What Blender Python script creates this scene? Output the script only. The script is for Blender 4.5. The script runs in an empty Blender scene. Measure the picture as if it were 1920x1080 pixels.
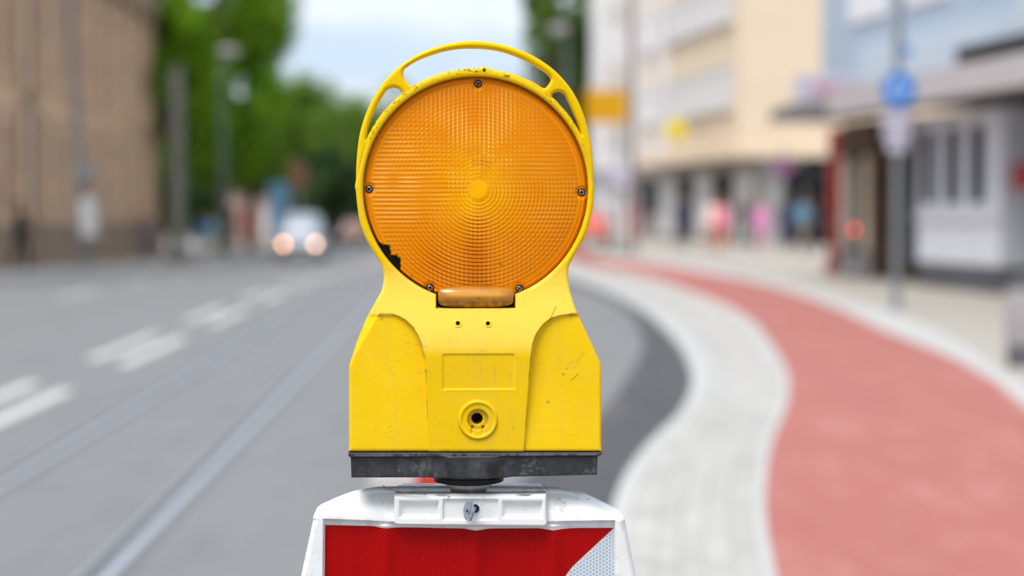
import bpy, bmesh, math, random
import numpy as np
from mathutils import Vector, Matrix
PI = math.pi
random.seed(7); rng = np.random.default_rng(7)
sc = bpy.context.scene
COL = sc.collection

# ------------------------------------------------------------------ camera, sky, sun, exposure
FPX, CX, CY, HZ, CAMH = 3733.0, 960.0, 540.0, 398.0, 1.30
PITCH = math.atan((CY - HZ) / FPX)
cam = bpy.data.cameras.new('camera'); camo = bpy.data.objects.new('camera', cam); COL.objects.link(camo)
camo.location = (0, 0, CAMH); camo.rotation_euler = (PI / 2 - PITCH, 0, 0)
cam.sensor_width = 36; cam.lens = FPX / 1920 * 36
cam.clip_start = 0.05; cam.clip_end = 3000
cam.dof.use_dof = True; cam.dof.focus_distance = 1.575; cam.dof.aperture_fstop = 3.9
sc.camera = camo

w = bpy.data.worlds.new('World'); sc.world = w; w.use_nodes = True
nt = w.node_tree; nt.nodes.clear()
def wn(t): return nt.nodes.new(t)
SUN_EL, SUN_ROT = math.radians(60), math.radians(216)
sky = wn('ShaderNodeTexSky'); sky.sky_type = 'NISHITA'; sky.sun_disc = False
sky.sun_elevation = SUN_EL; sky.sun_rotation = SUN_ROT; sky.dust_density = 2.0
tc = wn('ShaderNodeTexCoord'); mp = wn('ShaderNodeMapping'); mp.inputs['Scale'].default_value = (1, 1, 3.5)
mp.inputs['Location'].default_value = (0.35, 0.2, 0.1)
no = wn('ShaderNodeTexNoise'); no.inputs['Scale'].default_value = 4.2; no.inputs['Detail'].default_value = 6; no.inputs['Roughness'].default_value = .55
rp = wn('ShaderNodeValToRGB'); rp.color_ramp.elements[0].position = .40; rp.color_ramp.elements[1].position = .58
mx = wn('ShaderNodeMix'); mx.data_type = 'RGBA'
cl = wn('ShaderNodeMix'); cl.data_type = 'RGBA'; cl.inputs['A'].default_value = (4.9, 5.9, 7.2, 1); cl.inputs['B'].default_value = (7.1, 7.5, 8.1, 1)
mx.inputs['Factor'].default_value = .82
bg = wn('ShaderNodeBackground'); bg.inputs['Strength'].default_value = .1
ou = wn('ShaderNodeOutputWorld')
L = nt.links.new
L(tc.outputs['Generated'], mp.inputs[0]); L(mp.outputs[0], no.inputs['Vector']); L(no.outputs['Fac'], rp.inputs[0])
L(rp.outputs[0], cl.inputs['Factor']); L(cl.outputs['Result'], mx.inputs['B']); L(sky.outputs[0], mx.inputs['A']); L(mx.outputs['Result'], bg.inputs['Color']); L(bg.outputs[0], ou.inputs[0])
sl = bpy.data.lights.new('sun', 'SUN'); so = bpy.data.objects.new('sun', sl); COL.objects.link(so)
sl.energy = 2.3; sl.angle = math.radians(32); sl.color = (1, .96, .9)
# sun high over the camera's left shoulder, veiled by cloud
sd = Vector((math.sin(SUN_ROT) * math.cos(SUN_EL), math.cos(SUN_ROT) * math.cos(SUN_EL), math.sin(SUN_EL)))
so.rotation_euler = sd.to_track_quat('Z', 'Y').to_euler()
sc.view_settings.view_transform = 'Standard'; sc.view_settings.look = 'None'; sc.view_settings.gamma = 1
sc.view_settings.use_curve_mapping = False
sc.view_settings.exposure = 0.58
sc.render.engine = 'CYCLES'
sc.cycles.use_denoising = True
sc.cycles.max_bounces = 6; sc.cycles.transparent_max_bounces = 6
sc.cycles.sample_clamp_indirect = 6

# ------------------------------------------------------------------ measuring helpers
cP, sP = math.cos(PITCH), math.sin(PITCH)
def at(px, py, Y):                      # the point seen at (px, py) that lies Y metres ahead
    px = np.asarray(px, float); py = np.asarray(py, float)
    x = (px - CX) / FPX; v = -(py - CY) / FPX
    dy = cP + v * sP; dz = v * cP - sP
    k = Y / dy
    return x * k, CAMH + dz * k
def ground(px, py, z=0.0):
    x = (px - CX) / FPX; v = -(py - CY) / FPX
    dy = cP + v * sP; dz = v * cP - sP
    k = (z - CAMH) / dz
    return x * k, dy * k
def ss(a, b, x):
    t = np.clip((np.asarray(x, float) - a) / (b - a), 0, 1); return t * t * (3 - 2 * t)
def zt(X, Y):                           # the carriageway dips gently ahead, the shop side stays level
    return float(-0.55 * ss(28, 75, Y) * (1 - ss(0.5, 6.0, X)))
ROADK = (861 - CX) / FPX                # heading of the street
def road(l, Y): return l + Y * ROADK

# ------------------------------------------------------------------ object helpers
def props(o, label=None, cat=None, group=None, kind=None):
    if label: o['label'] = label
    if cat: o['category'] = cat
    if group: o['group'] = group
    if kind: o['kind'] = kind
    return o
def empty(name, loc=(0, 0, 0), rz=0.0, label=None, cat=None, group=None, parent=None):
    o = bpy.data.objects.new(name, None); COL.objects.link(o); o.location = loc; o.rotation_euler = (0, 0, rz)
    o.empty_display_size = .1
    if parent: o.parent = parent
    return props(o, label, cat, group)
def mesh_obj(name, V, F, mat, parent=None, smooth=False, mats=None, midx=None, **kw):
    me = bpy.data.meshes.new(name)
    me.from_pydata([tuple(v) for v in V] if not isinstance(V, np.ndarray) else V.tolist(), [], F)
    for m in (mats or [mat]): me.materials.append(m)
    if midx is not None: me.polygons.foreach_set('material_index', midx)
    if smooth: me.polygons.foreach_set('use_smooth', [True] * len(me.polygons))
    me.validate(); me.update()
    o = bpy.data.objects.new(name, me); COL.objects.link(o)
    if parent: o.parent = parent
    return props(o, **kw)
class MB:
    def __init__(s): s.v = []; s.f = []
    def add(s, V, F):
        n = len(s.v); s.v += [tuple(p) for p in V]; s.f += [tuple(i + n for i in f) for f in F]; return s
    def box(s, x0, x1, y0, y1, z0, z1, b=0.0):
        if b > 0:
            bm = bmesh.new(); bmesh.ops.create_cube(bm, size=1)
            for v in bm.verts: v.co = Vector(((x0 + x1) / 2 + v.co.x * (x1 - x0), (y0 + y1) / 2 + v.co.y * (y1 - y0), (z0 + z1) / 2 + v.co.z * (z1 - z0)))
            bmesh.ops.bevel(bm, geom=bm.edges[:], offset=b, segments=2, affect='EDGES', profile=.5)
            bm.verts.index_update()
            s.add([v.co[:] for v in bm.verts], [[v.index for v in f.verts] for f in bm.faces]); bm.free(); return s
        V = [(x, y, z) for z in (z0, z1) for y in (y0, y1) for x in (x0, x1)]
        return s.add(V, [(0, 2, 3, 1), (4, 5, 7, 6), (0, 1, 5, 4), (2, 6, 7, 3), (0, 4, 6, 2), (1, 3, 7, 5)])
    def tube(s, pts, r, n=8, cap=True):
        pts = [Vector(p) for p in pts]; rr = r if isinstance(r, (list, tuple)) else [r] * len(pts)
        base = len(s.v); up = Vector((0, 0, 1))
        for i, p in enumerate(pts):
            d = (pts[min(i + 1, len(pts) - 1)] - pts[max(i - 1, 0)]).normalized()
            a = d.cross(up if abs(d.z) < .95 else Vector((1, 0, 0))).normalized(); b = d.cross(a).normalized()
            for k in range(n):
                t = 2 * PI * k / n; s.v.append(tuple(p + (a * math.cos(t) + b * math.sin(t)) * rr[i]))
        for i in range(len(pts) - 1):
            for k in range(n):
                a0 = base + i * n + k; a1 = base + i * n + (k + 1) % n
                s.f.append((a0, a1, a1 + n, a0 + n))
        if cap:
            s.f.append(tuple(base + k for k in range(n))[::-1]); s.f.append(tuple(base + (len(pts) - 1) * n + k for k in range(n)))
        return s
    def lathe(s, prof, c=(0, 0, 0), axis='z', n=32, sx=1, sy=1):
        base = len(s.v)
        for r, h in prof:
            for k in range(n):
                t = 2 * PI * k / n; a, b = r * math.cos(t) * sx, r * math.sin(t) * sy
                p = (a, b, h) if axis == 'z' else ((a, h, b) if axis == 'y' else (h, a, b))
                s.v.append((c[0] + p[0], c[1] + p[1], c[2] + p[2]))
        for i in range(len(prof) - 1):
            for k in range(n):
                a0 = base + i * n + k; a1 = base + i * n + (k + 1) % n
                s.f.append((a0, a1, a1 + n, a0 + n))
        s.f.append(tuple(base + k for k in range(n))[::-1]); s.f.append(tuple(base + (len(prof) - 1) * n + k for k in range(n)))
        return s
    def loft(s, secs):                  # list of equally long closed rings
        base = len(s.v); n = len(secs[0])
        for r in secs: s.v += [tuple(p) for p in r]
        for i in range(len(secs) - 1):
            for k in range(n):
                a0 = base + i * n + k; a1 = base + i * n + (k + 1) % n
                s.f.append((a0, a1, a1 + n, a0 + n))
        s.f.append(tuple(base + k for k in range(n))[::-1]); s.f.append(tuple(base + (len(secs) - 1) * n + k for k in range(n)))
        return s
    def obj(s, name, mat, parent=None, smooth=False, **kw): return mesh_obj(name, s.v, s.f, mat, parent, smooth, **kw)
def copy_tree(o, parent=None):
    c = o.copy(); COL.objects.link(c)
    if parent is not None: c.parent = parent
    for ch in list(o.children): copy_tree(ch, c)
    return c

# ------------------------------------------------------------------ materials
class NT:
    def __init__(s, name):
        s.m = bpy.data.materials.new(name); s.m.use_nodes = True; s.t = s.m.node_tree
        s.b = s.t.nodes['Principled BSDF']; s.out = s.t.nodes['Material Output']
    def n(s, t, **kw):
        o = s.t.nodes.new(t)
        for k, v in kw.items(): setattr(o, k, v)
        return o
    def l(s, a, b): s.t.links.new(a, b)
    def coord(s, w='Object'): return s.n('ShaderNodeTexCoord').outputs[w]
    def noise(s, scale, detail=4, rough=.55, vec=None, sx=None):
        v = vec if vec is not None else s.coord()
        if sx:
            mpn = s.n('ShaderNodeMapping'); mpn.inputs['Scale'].default_value = sx; s.l(v, mpn.inputs[0]); v = mpn.outputs[0]
        o = s.n('ShaderNodeTexNoise'); o.inputs['Scale'].default_value = scale; o.inputs['Detail'].default_value = detail; o.inputs['Roughness'].default_value = rough
        s.l(v, o.inputs['Vector']); return o.outputs['Fac']
    def ramp(s, f, a, b, ca=(0, 0, 0, 1), cb=(1, 1, 1, 1)):
        o = s.n('ShaderNodeValToRGB'); e = o.color_ramp.elements; e[0].position = a; e[1].position = b; e[0].color = ca; e[1].color = cb
        s.l(f, o.inputs[0]); return o.outputs[0]
    def mix(s, f, a, b, mode='MIX'):
        o = s.n('ShaderNodeMix', data_type='RGBA', blend_type=mode)
        for sock, v in ((o.inputs['Factor'], f), (o.inputs['A'], a), (o.inputs['B'], b)):
            if isinstance(v, (int, float)): sock.default_value = v
            elif isinstance(v, tuple): sock.default_value = v if len(v) == 4 else v + (1,)
            else: s.l(v, sock)
        return o.outputs['Result']
    def math(s, op, a, b=None, c=None):
        o = s.n('ShaderNodeMath', operation=op)
        for i, v in enumerate((a, b, c)):
            if v is None: continue
            if isinstance(v, (int, float)): o.inputs[i].default_value = v
            else: s.l(v, o.inputs[i])
        return o.outputs[0]
    def attr(s, n): return s.n('ShaderNodeAttribute', attribute_name=n).outputs['Fac']
    def bump(s, h, strength, dist=.001):
        o = s.n('ShaderNodeBump'); o.inputs['Strength'].default_value = strength; o.inputs['Distance'].default_value = dist
        s.l(h, o.inputs['Height']); s.l(o.outputs[0], s.b.inputs['Normal'])
    def set(s, **kw):
        for k, v in kw.items():
            sock = s.b.inputs[k.replace('_', ' ')]
            if isinstance(v, (int, float)): sock.default_value = v
            elif isinstance(v, tuple): sock.default_value = v if len(v) == 4 else v + (1,)
            else: s.l(v, sock)
        return s
def plain(name, c, rough=.6, var=.12, scale=3.0, metal=0.0, sx=None, bump=0.0, spec=.3):
    t = NT(name); f = t.noise(scale, 5, .6, sx=sx)
    a = tuple(max(0, x * (1 - var)) for x in c); b = tuple(min(1, x * (1 + var)) for x in c)
    t.set(Base_Color=t.ramp(f, .3, .7, a + (1,), b + (1,)), Roughness=rough, Metallic=metal, Specular_IOR_Level=spec)
    if bump: t.bump(f, bump, .01)
    return t.m
def emit(name, c, s):
    t = NT(name); t.set(Base_Color=c, Emission_Color=c, Emission_Strength=s); return t.m

# yellow housing plastic, scuffed and patchily faded, its sky-lit slope painted paler
t = NT('yellow_plastic')
f1 = t.noise(14, 6, .6); f2 = t.noise(160, 3, .6)
base = t.mix(t.ramp(f1, .35, .7), (.80, .50, .0), (.86, .55, .0))
sp = t.ramp(t.noise(420, 3, .7), .70, .76); dirt = t.attr('dirt')
base = t.mix(t.math('MULTIPLY', t.ramp(f2, .45, .75), .10), base, (.55, .33, .05))
base = t.mix(t.math('MULTIPLY', sp, t.ramp(f1, .55, .75)), base, (.30, .17, .03))
base = t.mix(t.math('MULTIPLY', t.ramp(t.noise(70, 5, .65, sx=(1, 1, .10)), .52, .72), .16), base, (.50, .34, .08))
base = t.mix(t.attr('bleach'), base, (.86, .60, .13))
base = t.mix(dirt, base, (.030, .018, .008))
base = t.mix(t.attr('brown'), base, (.33, .19, .05))
t.set(Base_Color=base, Roughness=t.ramp(f2, .3, .8, (.34, .34, .34, 1), (.5, .5, .5, 1)), Specular_IOR_Level=.08, Subsurface_Weight=0.0)
t.bump(t.noise(260, 4, .6), .10, .0006); M_yel = t.m

# amber lens: glow, glints, groove and rim shade painted into its colour
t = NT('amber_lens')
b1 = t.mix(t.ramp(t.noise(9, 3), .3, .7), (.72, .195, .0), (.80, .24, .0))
b1 = t.mix(t.attr('bright_tone'), b1, (1.0, .50, .0))
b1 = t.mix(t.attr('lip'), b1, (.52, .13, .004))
b1 = t.mix(t.attr('groove_shade'), b1, (.36, .062, .0))
b1 = t.mix(t.attr('ridge_glint'), b1, (1.0, .54, .14))
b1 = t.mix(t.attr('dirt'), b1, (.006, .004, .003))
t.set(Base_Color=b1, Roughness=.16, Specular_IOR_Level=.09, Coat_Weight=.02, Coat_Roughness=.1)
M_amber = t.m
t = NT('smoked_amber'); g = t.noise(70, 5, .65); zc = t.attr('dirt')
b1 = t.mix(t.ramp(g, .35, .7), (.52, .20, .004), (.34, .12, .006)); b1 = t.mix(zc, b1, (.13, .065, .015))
b1 = t.mix(t.attr('bright_tone'), b1, (.72, .33, .01))
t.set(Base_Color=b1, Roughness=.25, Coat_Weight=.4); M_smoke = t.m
t = NT('black_rubber'); g = t.noise(60, 6, .7); g2 = t.noise(30, 5, .7, sx=(1, 1, 9))
b1 = t.mix(t.ramp(g, .45, .75), (.022, .022, .024), (.075, .075, .078)); b1 = t.mix(t.math('MULTIPLY', t.ramp(t.noise(200, 4, .7, sx=(1, 1, .25)), .62, .72), .5), b1, (.2, .2, .2))
b1 = t.mix(t.attr('dirt'), b1, (.004, .004, .004))
b1 = t.mix(t.attr('bleach'), b1, (.13, .13, .135))
t.set(Base_Color=b1, Roughness=.5, Specular_IOR_Level=.4); t.bump(g, .25, .001); M_rub = t.m
M_blk = plain('black_plastic', (.008, .008, .008), .45, .3, 50)
t = NT('white_plastic'); g = t.noise(26, 5, .65)
b1 = t.mix(t.ramp(g, .45, .8), (.80, .80, .79), (.74, .72, .68)); b1 = t.mix(t.math('MULTIPLY', t.ramp(t.noise(330, 4, .7), .68, .74), .5), b1, (.45, .36, .26))
b1 = t.mix(t.attr('dirt'), b1, (.22, .20, .19)); b1 = t.mix(t.attr('brown'), b1, (.30, .12, .03))
t.set(Base_Color=b1, Roughness=.36, Specular_IOR_Level=.45); t.bump(t.noise(120, 4), .12, .0006); M_wht = t.m
t = NT('collar_metal'); g = t.noise(90, 5, .6, sx=(1, 1, .2)); t.set(Base_Color=t.ramp(g, .3, .8, (.30, .285, .27, 1), (.56, .54, .51, 1)), Metallic=.75, Roughness=.42); M_coll = t.m
t = NT('zinc'); g = t.noise(500, 4, .7); t.set(Base_Color=t.ramp(g, .35, .7, (.22, .26, .31, 1), (.52, .56, .62, 1)), Metallic=.7, Roughness=.45); M_zinc = t.m
t = NT('screw_steel'); g = t.noise(900, 3, .7); t.set(Base_Color=t.ramp(g, .35, .7, (.10, .08, .065, 1), (.50, .46, .42, 1)), Metallic=.8, Roughness=.38); M_screw = t.m
def hexnodes(t, scale):
    v = t.coord(); sep = t.n('ShaderNodeSeparateXYZ'); t.l(v, sep.inputs[0])
    x = t.math('MULTIPLY', sep.outputs[0], scale); y = t.math('MULTIPLY', sep.outputs[2], scale)
    R3 = 1.7320508
    def cell(ox, oy):
        a = t.math('SUBTRACT', t.math('FLOORED_MODULO', t.math('ADD', x, ox), 1.7320508), R3 / 2)
        b = t.math('SUBTRACT', t.math('FLOORED_MODULO', t.math('ADD', y, oy), 1.0), .5)
        a = t.math('ABSOLUTE', a); b = t.math('ABSOLUTE', b)
        return t.math('MAXIMUM', b, t.math('ADD', t.math('MULTIPLY', a, .8660254), t.math('MULTIPLY', b, .5)))
    return t.math('MINIMUM', cell(0, 0), cell(R3 / 2, .5))
HEXS = 1 / .0030
t = NT('red_film'); h = hexnodes(t, HEXS)
b1 = t.mix(t.ramp(h, .40, .46), (.33, .0, .001), (.45, .006, .004)); g = t.noise(30, 5, .7)
b1 = t.mix(t.math('MULTIPLY', t.ramp(t.noise(250, 4, .8), .66, .72), .35), b1, (.6, .12, .1))
t.set(Base_Color=b1, Roughness=.38, Specular_IOR_Level=.10); M_red = t.m
t = NT('white_film'); h = hexnodes(t, HEXS)
b1 = t.mix(t.ramp(h, .385, .425), (.40, .44, .51), (.70, .75, .80)); t.set(Base_Color=b1, Roughness=.3, Specular_IOR_Level=.4); M_wfilm = t.m

# street materials
def street(name, c, var, gs, bump=.3, rnd=0.0, wear=None):
    t = NT(name); v = t.coord(); f = t.noise(gs, 6, .7, v); big = t.noise(.7, 5, .65, v, sx=(2.2, .35, 1))
    a = tuple(x * (1 - var) for x in c) + (1,); b = tuple(min(1, x * (1 + var)) for x in c) + (1,)
    b1 = t.ramp(f, .3, .7, a, b); b1 = t.mix(t.math('MULTIPLY', t.ramp(big, .4, .7), .35), b1, tuple(x * .78 for x in c))
    if wear: b1 = t.mix(t.math('MULTIPLY', t.ramp(t.noise(2.2, 5, .7, v, sx=(1.6, .5, 1)), .5, .68), .55), b1, wear)
    if rnd: b1 = t.mix(t.math('MULTIPLY', t.n('ShaderNodeObjectInfo').outputs['Random'], rnd), b1, tuple(x * .55 for x in c))
    t.set(Base_Color=b1, Roughness=.75, Specular_IOR_Level=.35); t.bump(f, bump, .004); return t.m
M_asph = street('asphalt', (.205, .206, .208), .10, 60, wear=(.150, .152, .157))
M_asph2 = street('fresh_asphalt', (.070, .071, .077), .3, 40, wear=(.17, .14, .13))
M_asph3 = street('rail_bed_asphalt', (.19, .19, .20), .12, 50)
M_path = street('red_paving', (.40, .132, .108), .14, 35, wear=(.49, .23, .195))
M_kerb = street('kerb_concrete', (.50, .495, .475), .06, 50)
M_pavA = street('paver_light', (.50, .485, .45), .08, 30, rnd=.45)
M_pavB = street('paver_grey', (.49, .475, .46), .08, 30, rnd=.3)
M_pavC = street('paver_beige', (.50, .48, .445), .08, 30, rnd=.3)
M_walk = street('footway', (.41, .375, .325), .08, 20)
M_far = street('far_ground', (.20, .20, .19), .1, 4)
M_paint = street('road_paint', (.62, .61, .58), .15, 30)
M_steel = plain('rail_steel', (.48, .51, .56), .40, .1, 20, .4)
M_groove = plain('rail_groove', (.10, .095, .105), .6, .2, 20)

# ------------------------------------------------------------------ reliefs for the lamp and the board
def catmull(pts, n=8, closed=True):
    P = np.array(pts, float); N = len(P); out = []
    for i in range(N if closed else N - 1):
        if closed: a, b, c, d = P[i - 1], P[i], P[(i + 1) % N], P[(i + 2) % N]
        else: a, b, c, d = P[max(i - 1, 0)], P[i], P[i + 1], P[min(i + 2, N - 1)]
        for k in range(n):
            u = k / n
            out.append(.5 * ((2 * b) + (-a + c) * u + (2 * a - 5 * b + 4 * c - d) * u * u + (-a + 3 * b - 3 * c + d) * u ** 3))
    if not closed: out.append(P[-1])
    return np.array(out)
def sdf(X, Y, poly):                    # distance to a closed outline (positive inside) and the nearest point
    x = X.ravel(); y = Y.ravel(); best = np.full(x.shape, 1e18); qx = x.copy(); qy = y.copy(); ins = np.zeros(x.shape, bool)
    P = np.asarray(poly); Q = np.roll(P, -1, 0)
    for (ax, ay), (bx, by) in zip(P, Q):
        ex, ey = bx - ax, by - ay; L2 = ex * ex + ey * ey
        if L2 < 1e-12: continue
        tt = np.clip(((x - ax) * ex + (y - ay) * ey) / L2, 0, 1); cx = ax + tt * ex; cy = ay + tt * ey
        d = (x - cx) ** 2 + (y - cy) ** 2; m = d < best
        best[m] = d[m]; qx[m] = cx[m]; qy[m] = cy[m]
        if ay != by:
            c = ((ay > y) != (by > y)) & (x < (bx - ax) * (y - ay) / (by - ay) + ax); ins ^= c
    d = np.sqrt(best); d[~ins] *= -1
    return d.reshape(X.shape), qx.reshape(X.shape), qy.reshape(X.shape)
def relief(name, outline, hfun, Yp, back, mat, parent, step=1.0, holes=(), attrs=None, origin=(0, 0, 0), cap=True, label=None, kind=None):
    """a solid whose front follows hfun(x, y, d) in millimetres towards the viewer; back in mm behind its plane"""
    O = np.asarray(outline); x0, y0 = O.min(0) - 2 * step; x1, y1 = O.max(0) + 2 * step
    gx = np.arange(x0, x1, step); gy = np.arange(y0, y1, step); X, Yg = np.meshgrid(gx, gy)
    d, qx, qy = sdf(X, Yg, O)
    for h in holes:
        dh, hx, hy = sdf(X, Yg, h); dh = -dh; m = dh < d
        d = np.where(m, dh, d); qx = np.where(m, hx, qx); qy = np.where(m, hy, qy)
    ins = d > 0.12 * step
    cell = ins[:-1, :-1] | ins[1:, :-1] | ins[:-1, 1:] | ins[1:, 1:]
    out = ~ins
    X2 = np.where(out, qx, X); Y2 = np.where(out, qy, Yg); d2 = np.where(out, 0, d)
    used = np.zeros_like(ins); used[:-1, :-1] |= cell; used[1:, :-1] |= cell; used[:-1, 1:] |= cell; used[1:, 1:] |= cell
    idx = -np.ones(ins.shape, int); n = int(used.sum()); idx[used] = np.arange(n)
    xs, ys, ds = X2[used], Y2[used], d2[used]
    h = hfun(xs, ys, ds)
    WX, WZ = at(xs, ys, Yp)
    V = np.stack([WX - origin[0], Yp - h / 1000 - origin[1], WZ - origin[2]], 1)
    jj, ii = np.nonzero(cell)
    q = np.stack([idx[jj, ii], idx[jj + 1, ii], idx[jj + 1, ii + 1], idx[jj, ii + 1]], 1)
    e = np.concatenate([q[:, [0, 1]], q[:, [1, 2]], q[:, [2, 3]], q[:, [3, 0]]])
    key = np.sort(e, 1); kk = key[:, 0].astype(np.int64) * n + key[:, 1]
    u, first, cnt = np.unique(kk, return_index=True, return_counts=True); be = e[first[cnt == 1]]
    bverts = np.unique(be); remap = {int(v): n + i for i, v in enumerate(bverts)}; remap2 = {int(v): n + len(bverts) + i for i, v in enumerate(bverts)}
    VF = V[bverts].copy(); VB = V[bverts].copy(); VB[:, 1] = Yp + back / 1000 - origin[1]
    F = q.tolist() + [[remap[int(a)], remap2[int(a)], remap2[int(b)], remap[int(b)]][::-1] for a, b in be]
    if cap:
        nxt = {int(a): int(b) for a, b in be}; seen = set()
        for s0 in list(nxt):
            if s0 in seen: continue
            loop = [s0]; seen.add(s0); c = nxt[s0]
            while c != s0 and c in nxt and c not in seen: loop.append(c); seen.add(c); c = nxt[c]
            if len(loop) > 8: F.append([remap2[v] for v in loop][::-1]); break
    VV = np.concatenate([V, VF, VB])
    o = mesh_obj(name, VV, F, mat, parent, True, label=label, kind=kind)
    if attrs:
        for an, fn in attrs.items():
            a = fn(xs, ys, ds); a = np.concatenate([a, a[bverts], a[bverts]])
            at_ = o.data.attributes.new(an, 'FLOAT', 'POINT'); at_.data.foreach_set('value', np.clip(a, 0, 1).astype(np.float32)) if len(at_.data) == len(a) else None
    return o
# smooth value noise in photo pixels
_tab = rng.random((256, 256))
def vn(x, y, s, o=0):
    x = np.asarray(x) / s + 31.7 * o; y = np.asarray(y) / s + 17.3 * o; i = np.floor(x).astype(int); j = np.floor(y).astype(int)
    fx = x - i; fy = y - j; fx = fx * fx * (3 - 2 * fx); fy = fy * fy * (3 - 2 * fy); T = lambda a, b: _tab[a % 256, b % 256]
    return (T(i, j) * (1 - fx) + T(i + 1, j) * fx) * (1 - fy) + (T(i, j + 1) * (1 - fx) + T(i + 1, j + 1) * fx) * fy
def fbm(x, y, s, o=0): return (vn(x, y, s, o) + .5 * vn(x, y, s / 2, o + 1) + .25 * vn(x, y, s / 4, o + 2)) / 1.75
def seg(x, y, ax, ay, bx, by, wd):      # soft stroke mask
    ex, ey = bx - ax, by - ay; L2 = ex * ex + ey * ey + 1e-9
    tt = np.clip(((x - ax) * ex + (y - ay) * ey) / L2, 0, 1); d = np.hypot(x - ax - tt * ex, y - ay - tt * ey)
    return 1 - ss(wd * .5, wd * .5 + 1.1, d)
def rrect(x, y, x0, x1, y0, y1, r):     # rounded-rectangle distance, positive inside
    cx, cy, hx, hy = (x0 + x1) / 2, (y0 + y1) / 2, (x1 - x0) / 2 - r, (y1 - y0) / 2 - r
    dx = np.abs(x - cx) - hx; dy = np.abs(y - cy) - hy
    return r - (np.hypot(np.maximum(dx, 0), np.maximum(dy, 0)) + np.minimum(np.maximum(dx, dy), 0))
def arcpts(cx, cy, r, a0, a1, n): return [(cx + r * math.cos(a), cy + r * math.sin(a)) for a in np.linspace(a0, a1, n)]

# ---- warning lamp
YR = 1.583                              # plane of the lamp's rim face
YC, YM = 1.572, 1.602                   # front of the board's clamp, axis of the collar
LX, _ = at(883, 925, YM); LZ = at(883, 928.5, YC)[1]
LR = (float(LX), YM, float(LZ))
lamp = empty('warning_lamp', LR, 0, 'yellow battery warning lamp with a round amber lens and handle, mounted above the guide board', 'warning lamp')
RC = (891.0, 353.0)
left = [(687, 264)] + [(667.5, 340), (668, 361), (673, 405), (680, 432), (691, 457), (711, 490), (717, 503), (720, 520), (716, 544), (706, 563), (691, 590), (680, 614)]
ring_top = arcpts(RC[0], RC[1], 223.5, math.radians(180 + 24), math.radians(360 - 24), 40)
ring_top = [(x, y - 1.5 * max(0, (300 - y) / 170)) for x, y in ring_top]
ring_top = [(x, y - (4.5 * math.exp(-((x - 909) / 9) ** 2))) for x, y in ring_top]
rightp = [(1114, 340), (1115, 361), (1112.6, 392), (1104, 428), (1096, 448), (1071, 493), (1067, 507), (1067.5, 533), (1077.5, 574), (1098, 620)]
bodyc = catmull([ring_top[-1]] + rightp, 6, False).tolist() + [(1112, 650), (1124, 676), (1126, 684), (1126.5, 700), (1125.5, 843), (656.5, 841), (655, 700), (656, 684), (659, 674), (668, 646)] + catmull((left[1:] + [ring_top[0]])[::-1][1:][:], 6, False).tolist() if False else None
R_side = catmull([ring_top[-2], ring_top[-1]] + rightp, 6, False)[6:].tolist()
L_side = catmull([(668, 646)] + left[1:][::-1] + [ring_top[0], ring_top[1]], 6, False)[:-6].tolist()
outline = ring_top[:-1] + R_side + [(1112, 650), (1122, 672), (1125.5, 681), (1126.5, 690), (1125.5, 843), (656.5, 841), (655.5, 690), (656.5, 681), (660, 672)] + L_side
LC = (892.5, 354.5)
def notch(x, y): return np.minimum.reduce([x - 818, 966 - x, 577.5 - y, y - 520])
def arc_side(x, y):                     # positive inside the two lower side panels
    lx = np.interp(y, [585, 587, 592, 600, 612, 628, 643, 671, 842], [716, 735, 750, 763, 775, 784.5, 790, 797.5, 805])
    rx = np.interp(y, [588, 590, 595, 603, 616, 632, 648, 680, 842], [1071, 1052, 1035, 1022, 1010, 1001, 997, 993, 981])
    topm = (y - 588) * .35
    return np.minimum(np.maximum(lx - x, x - rx), topm)
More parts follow.
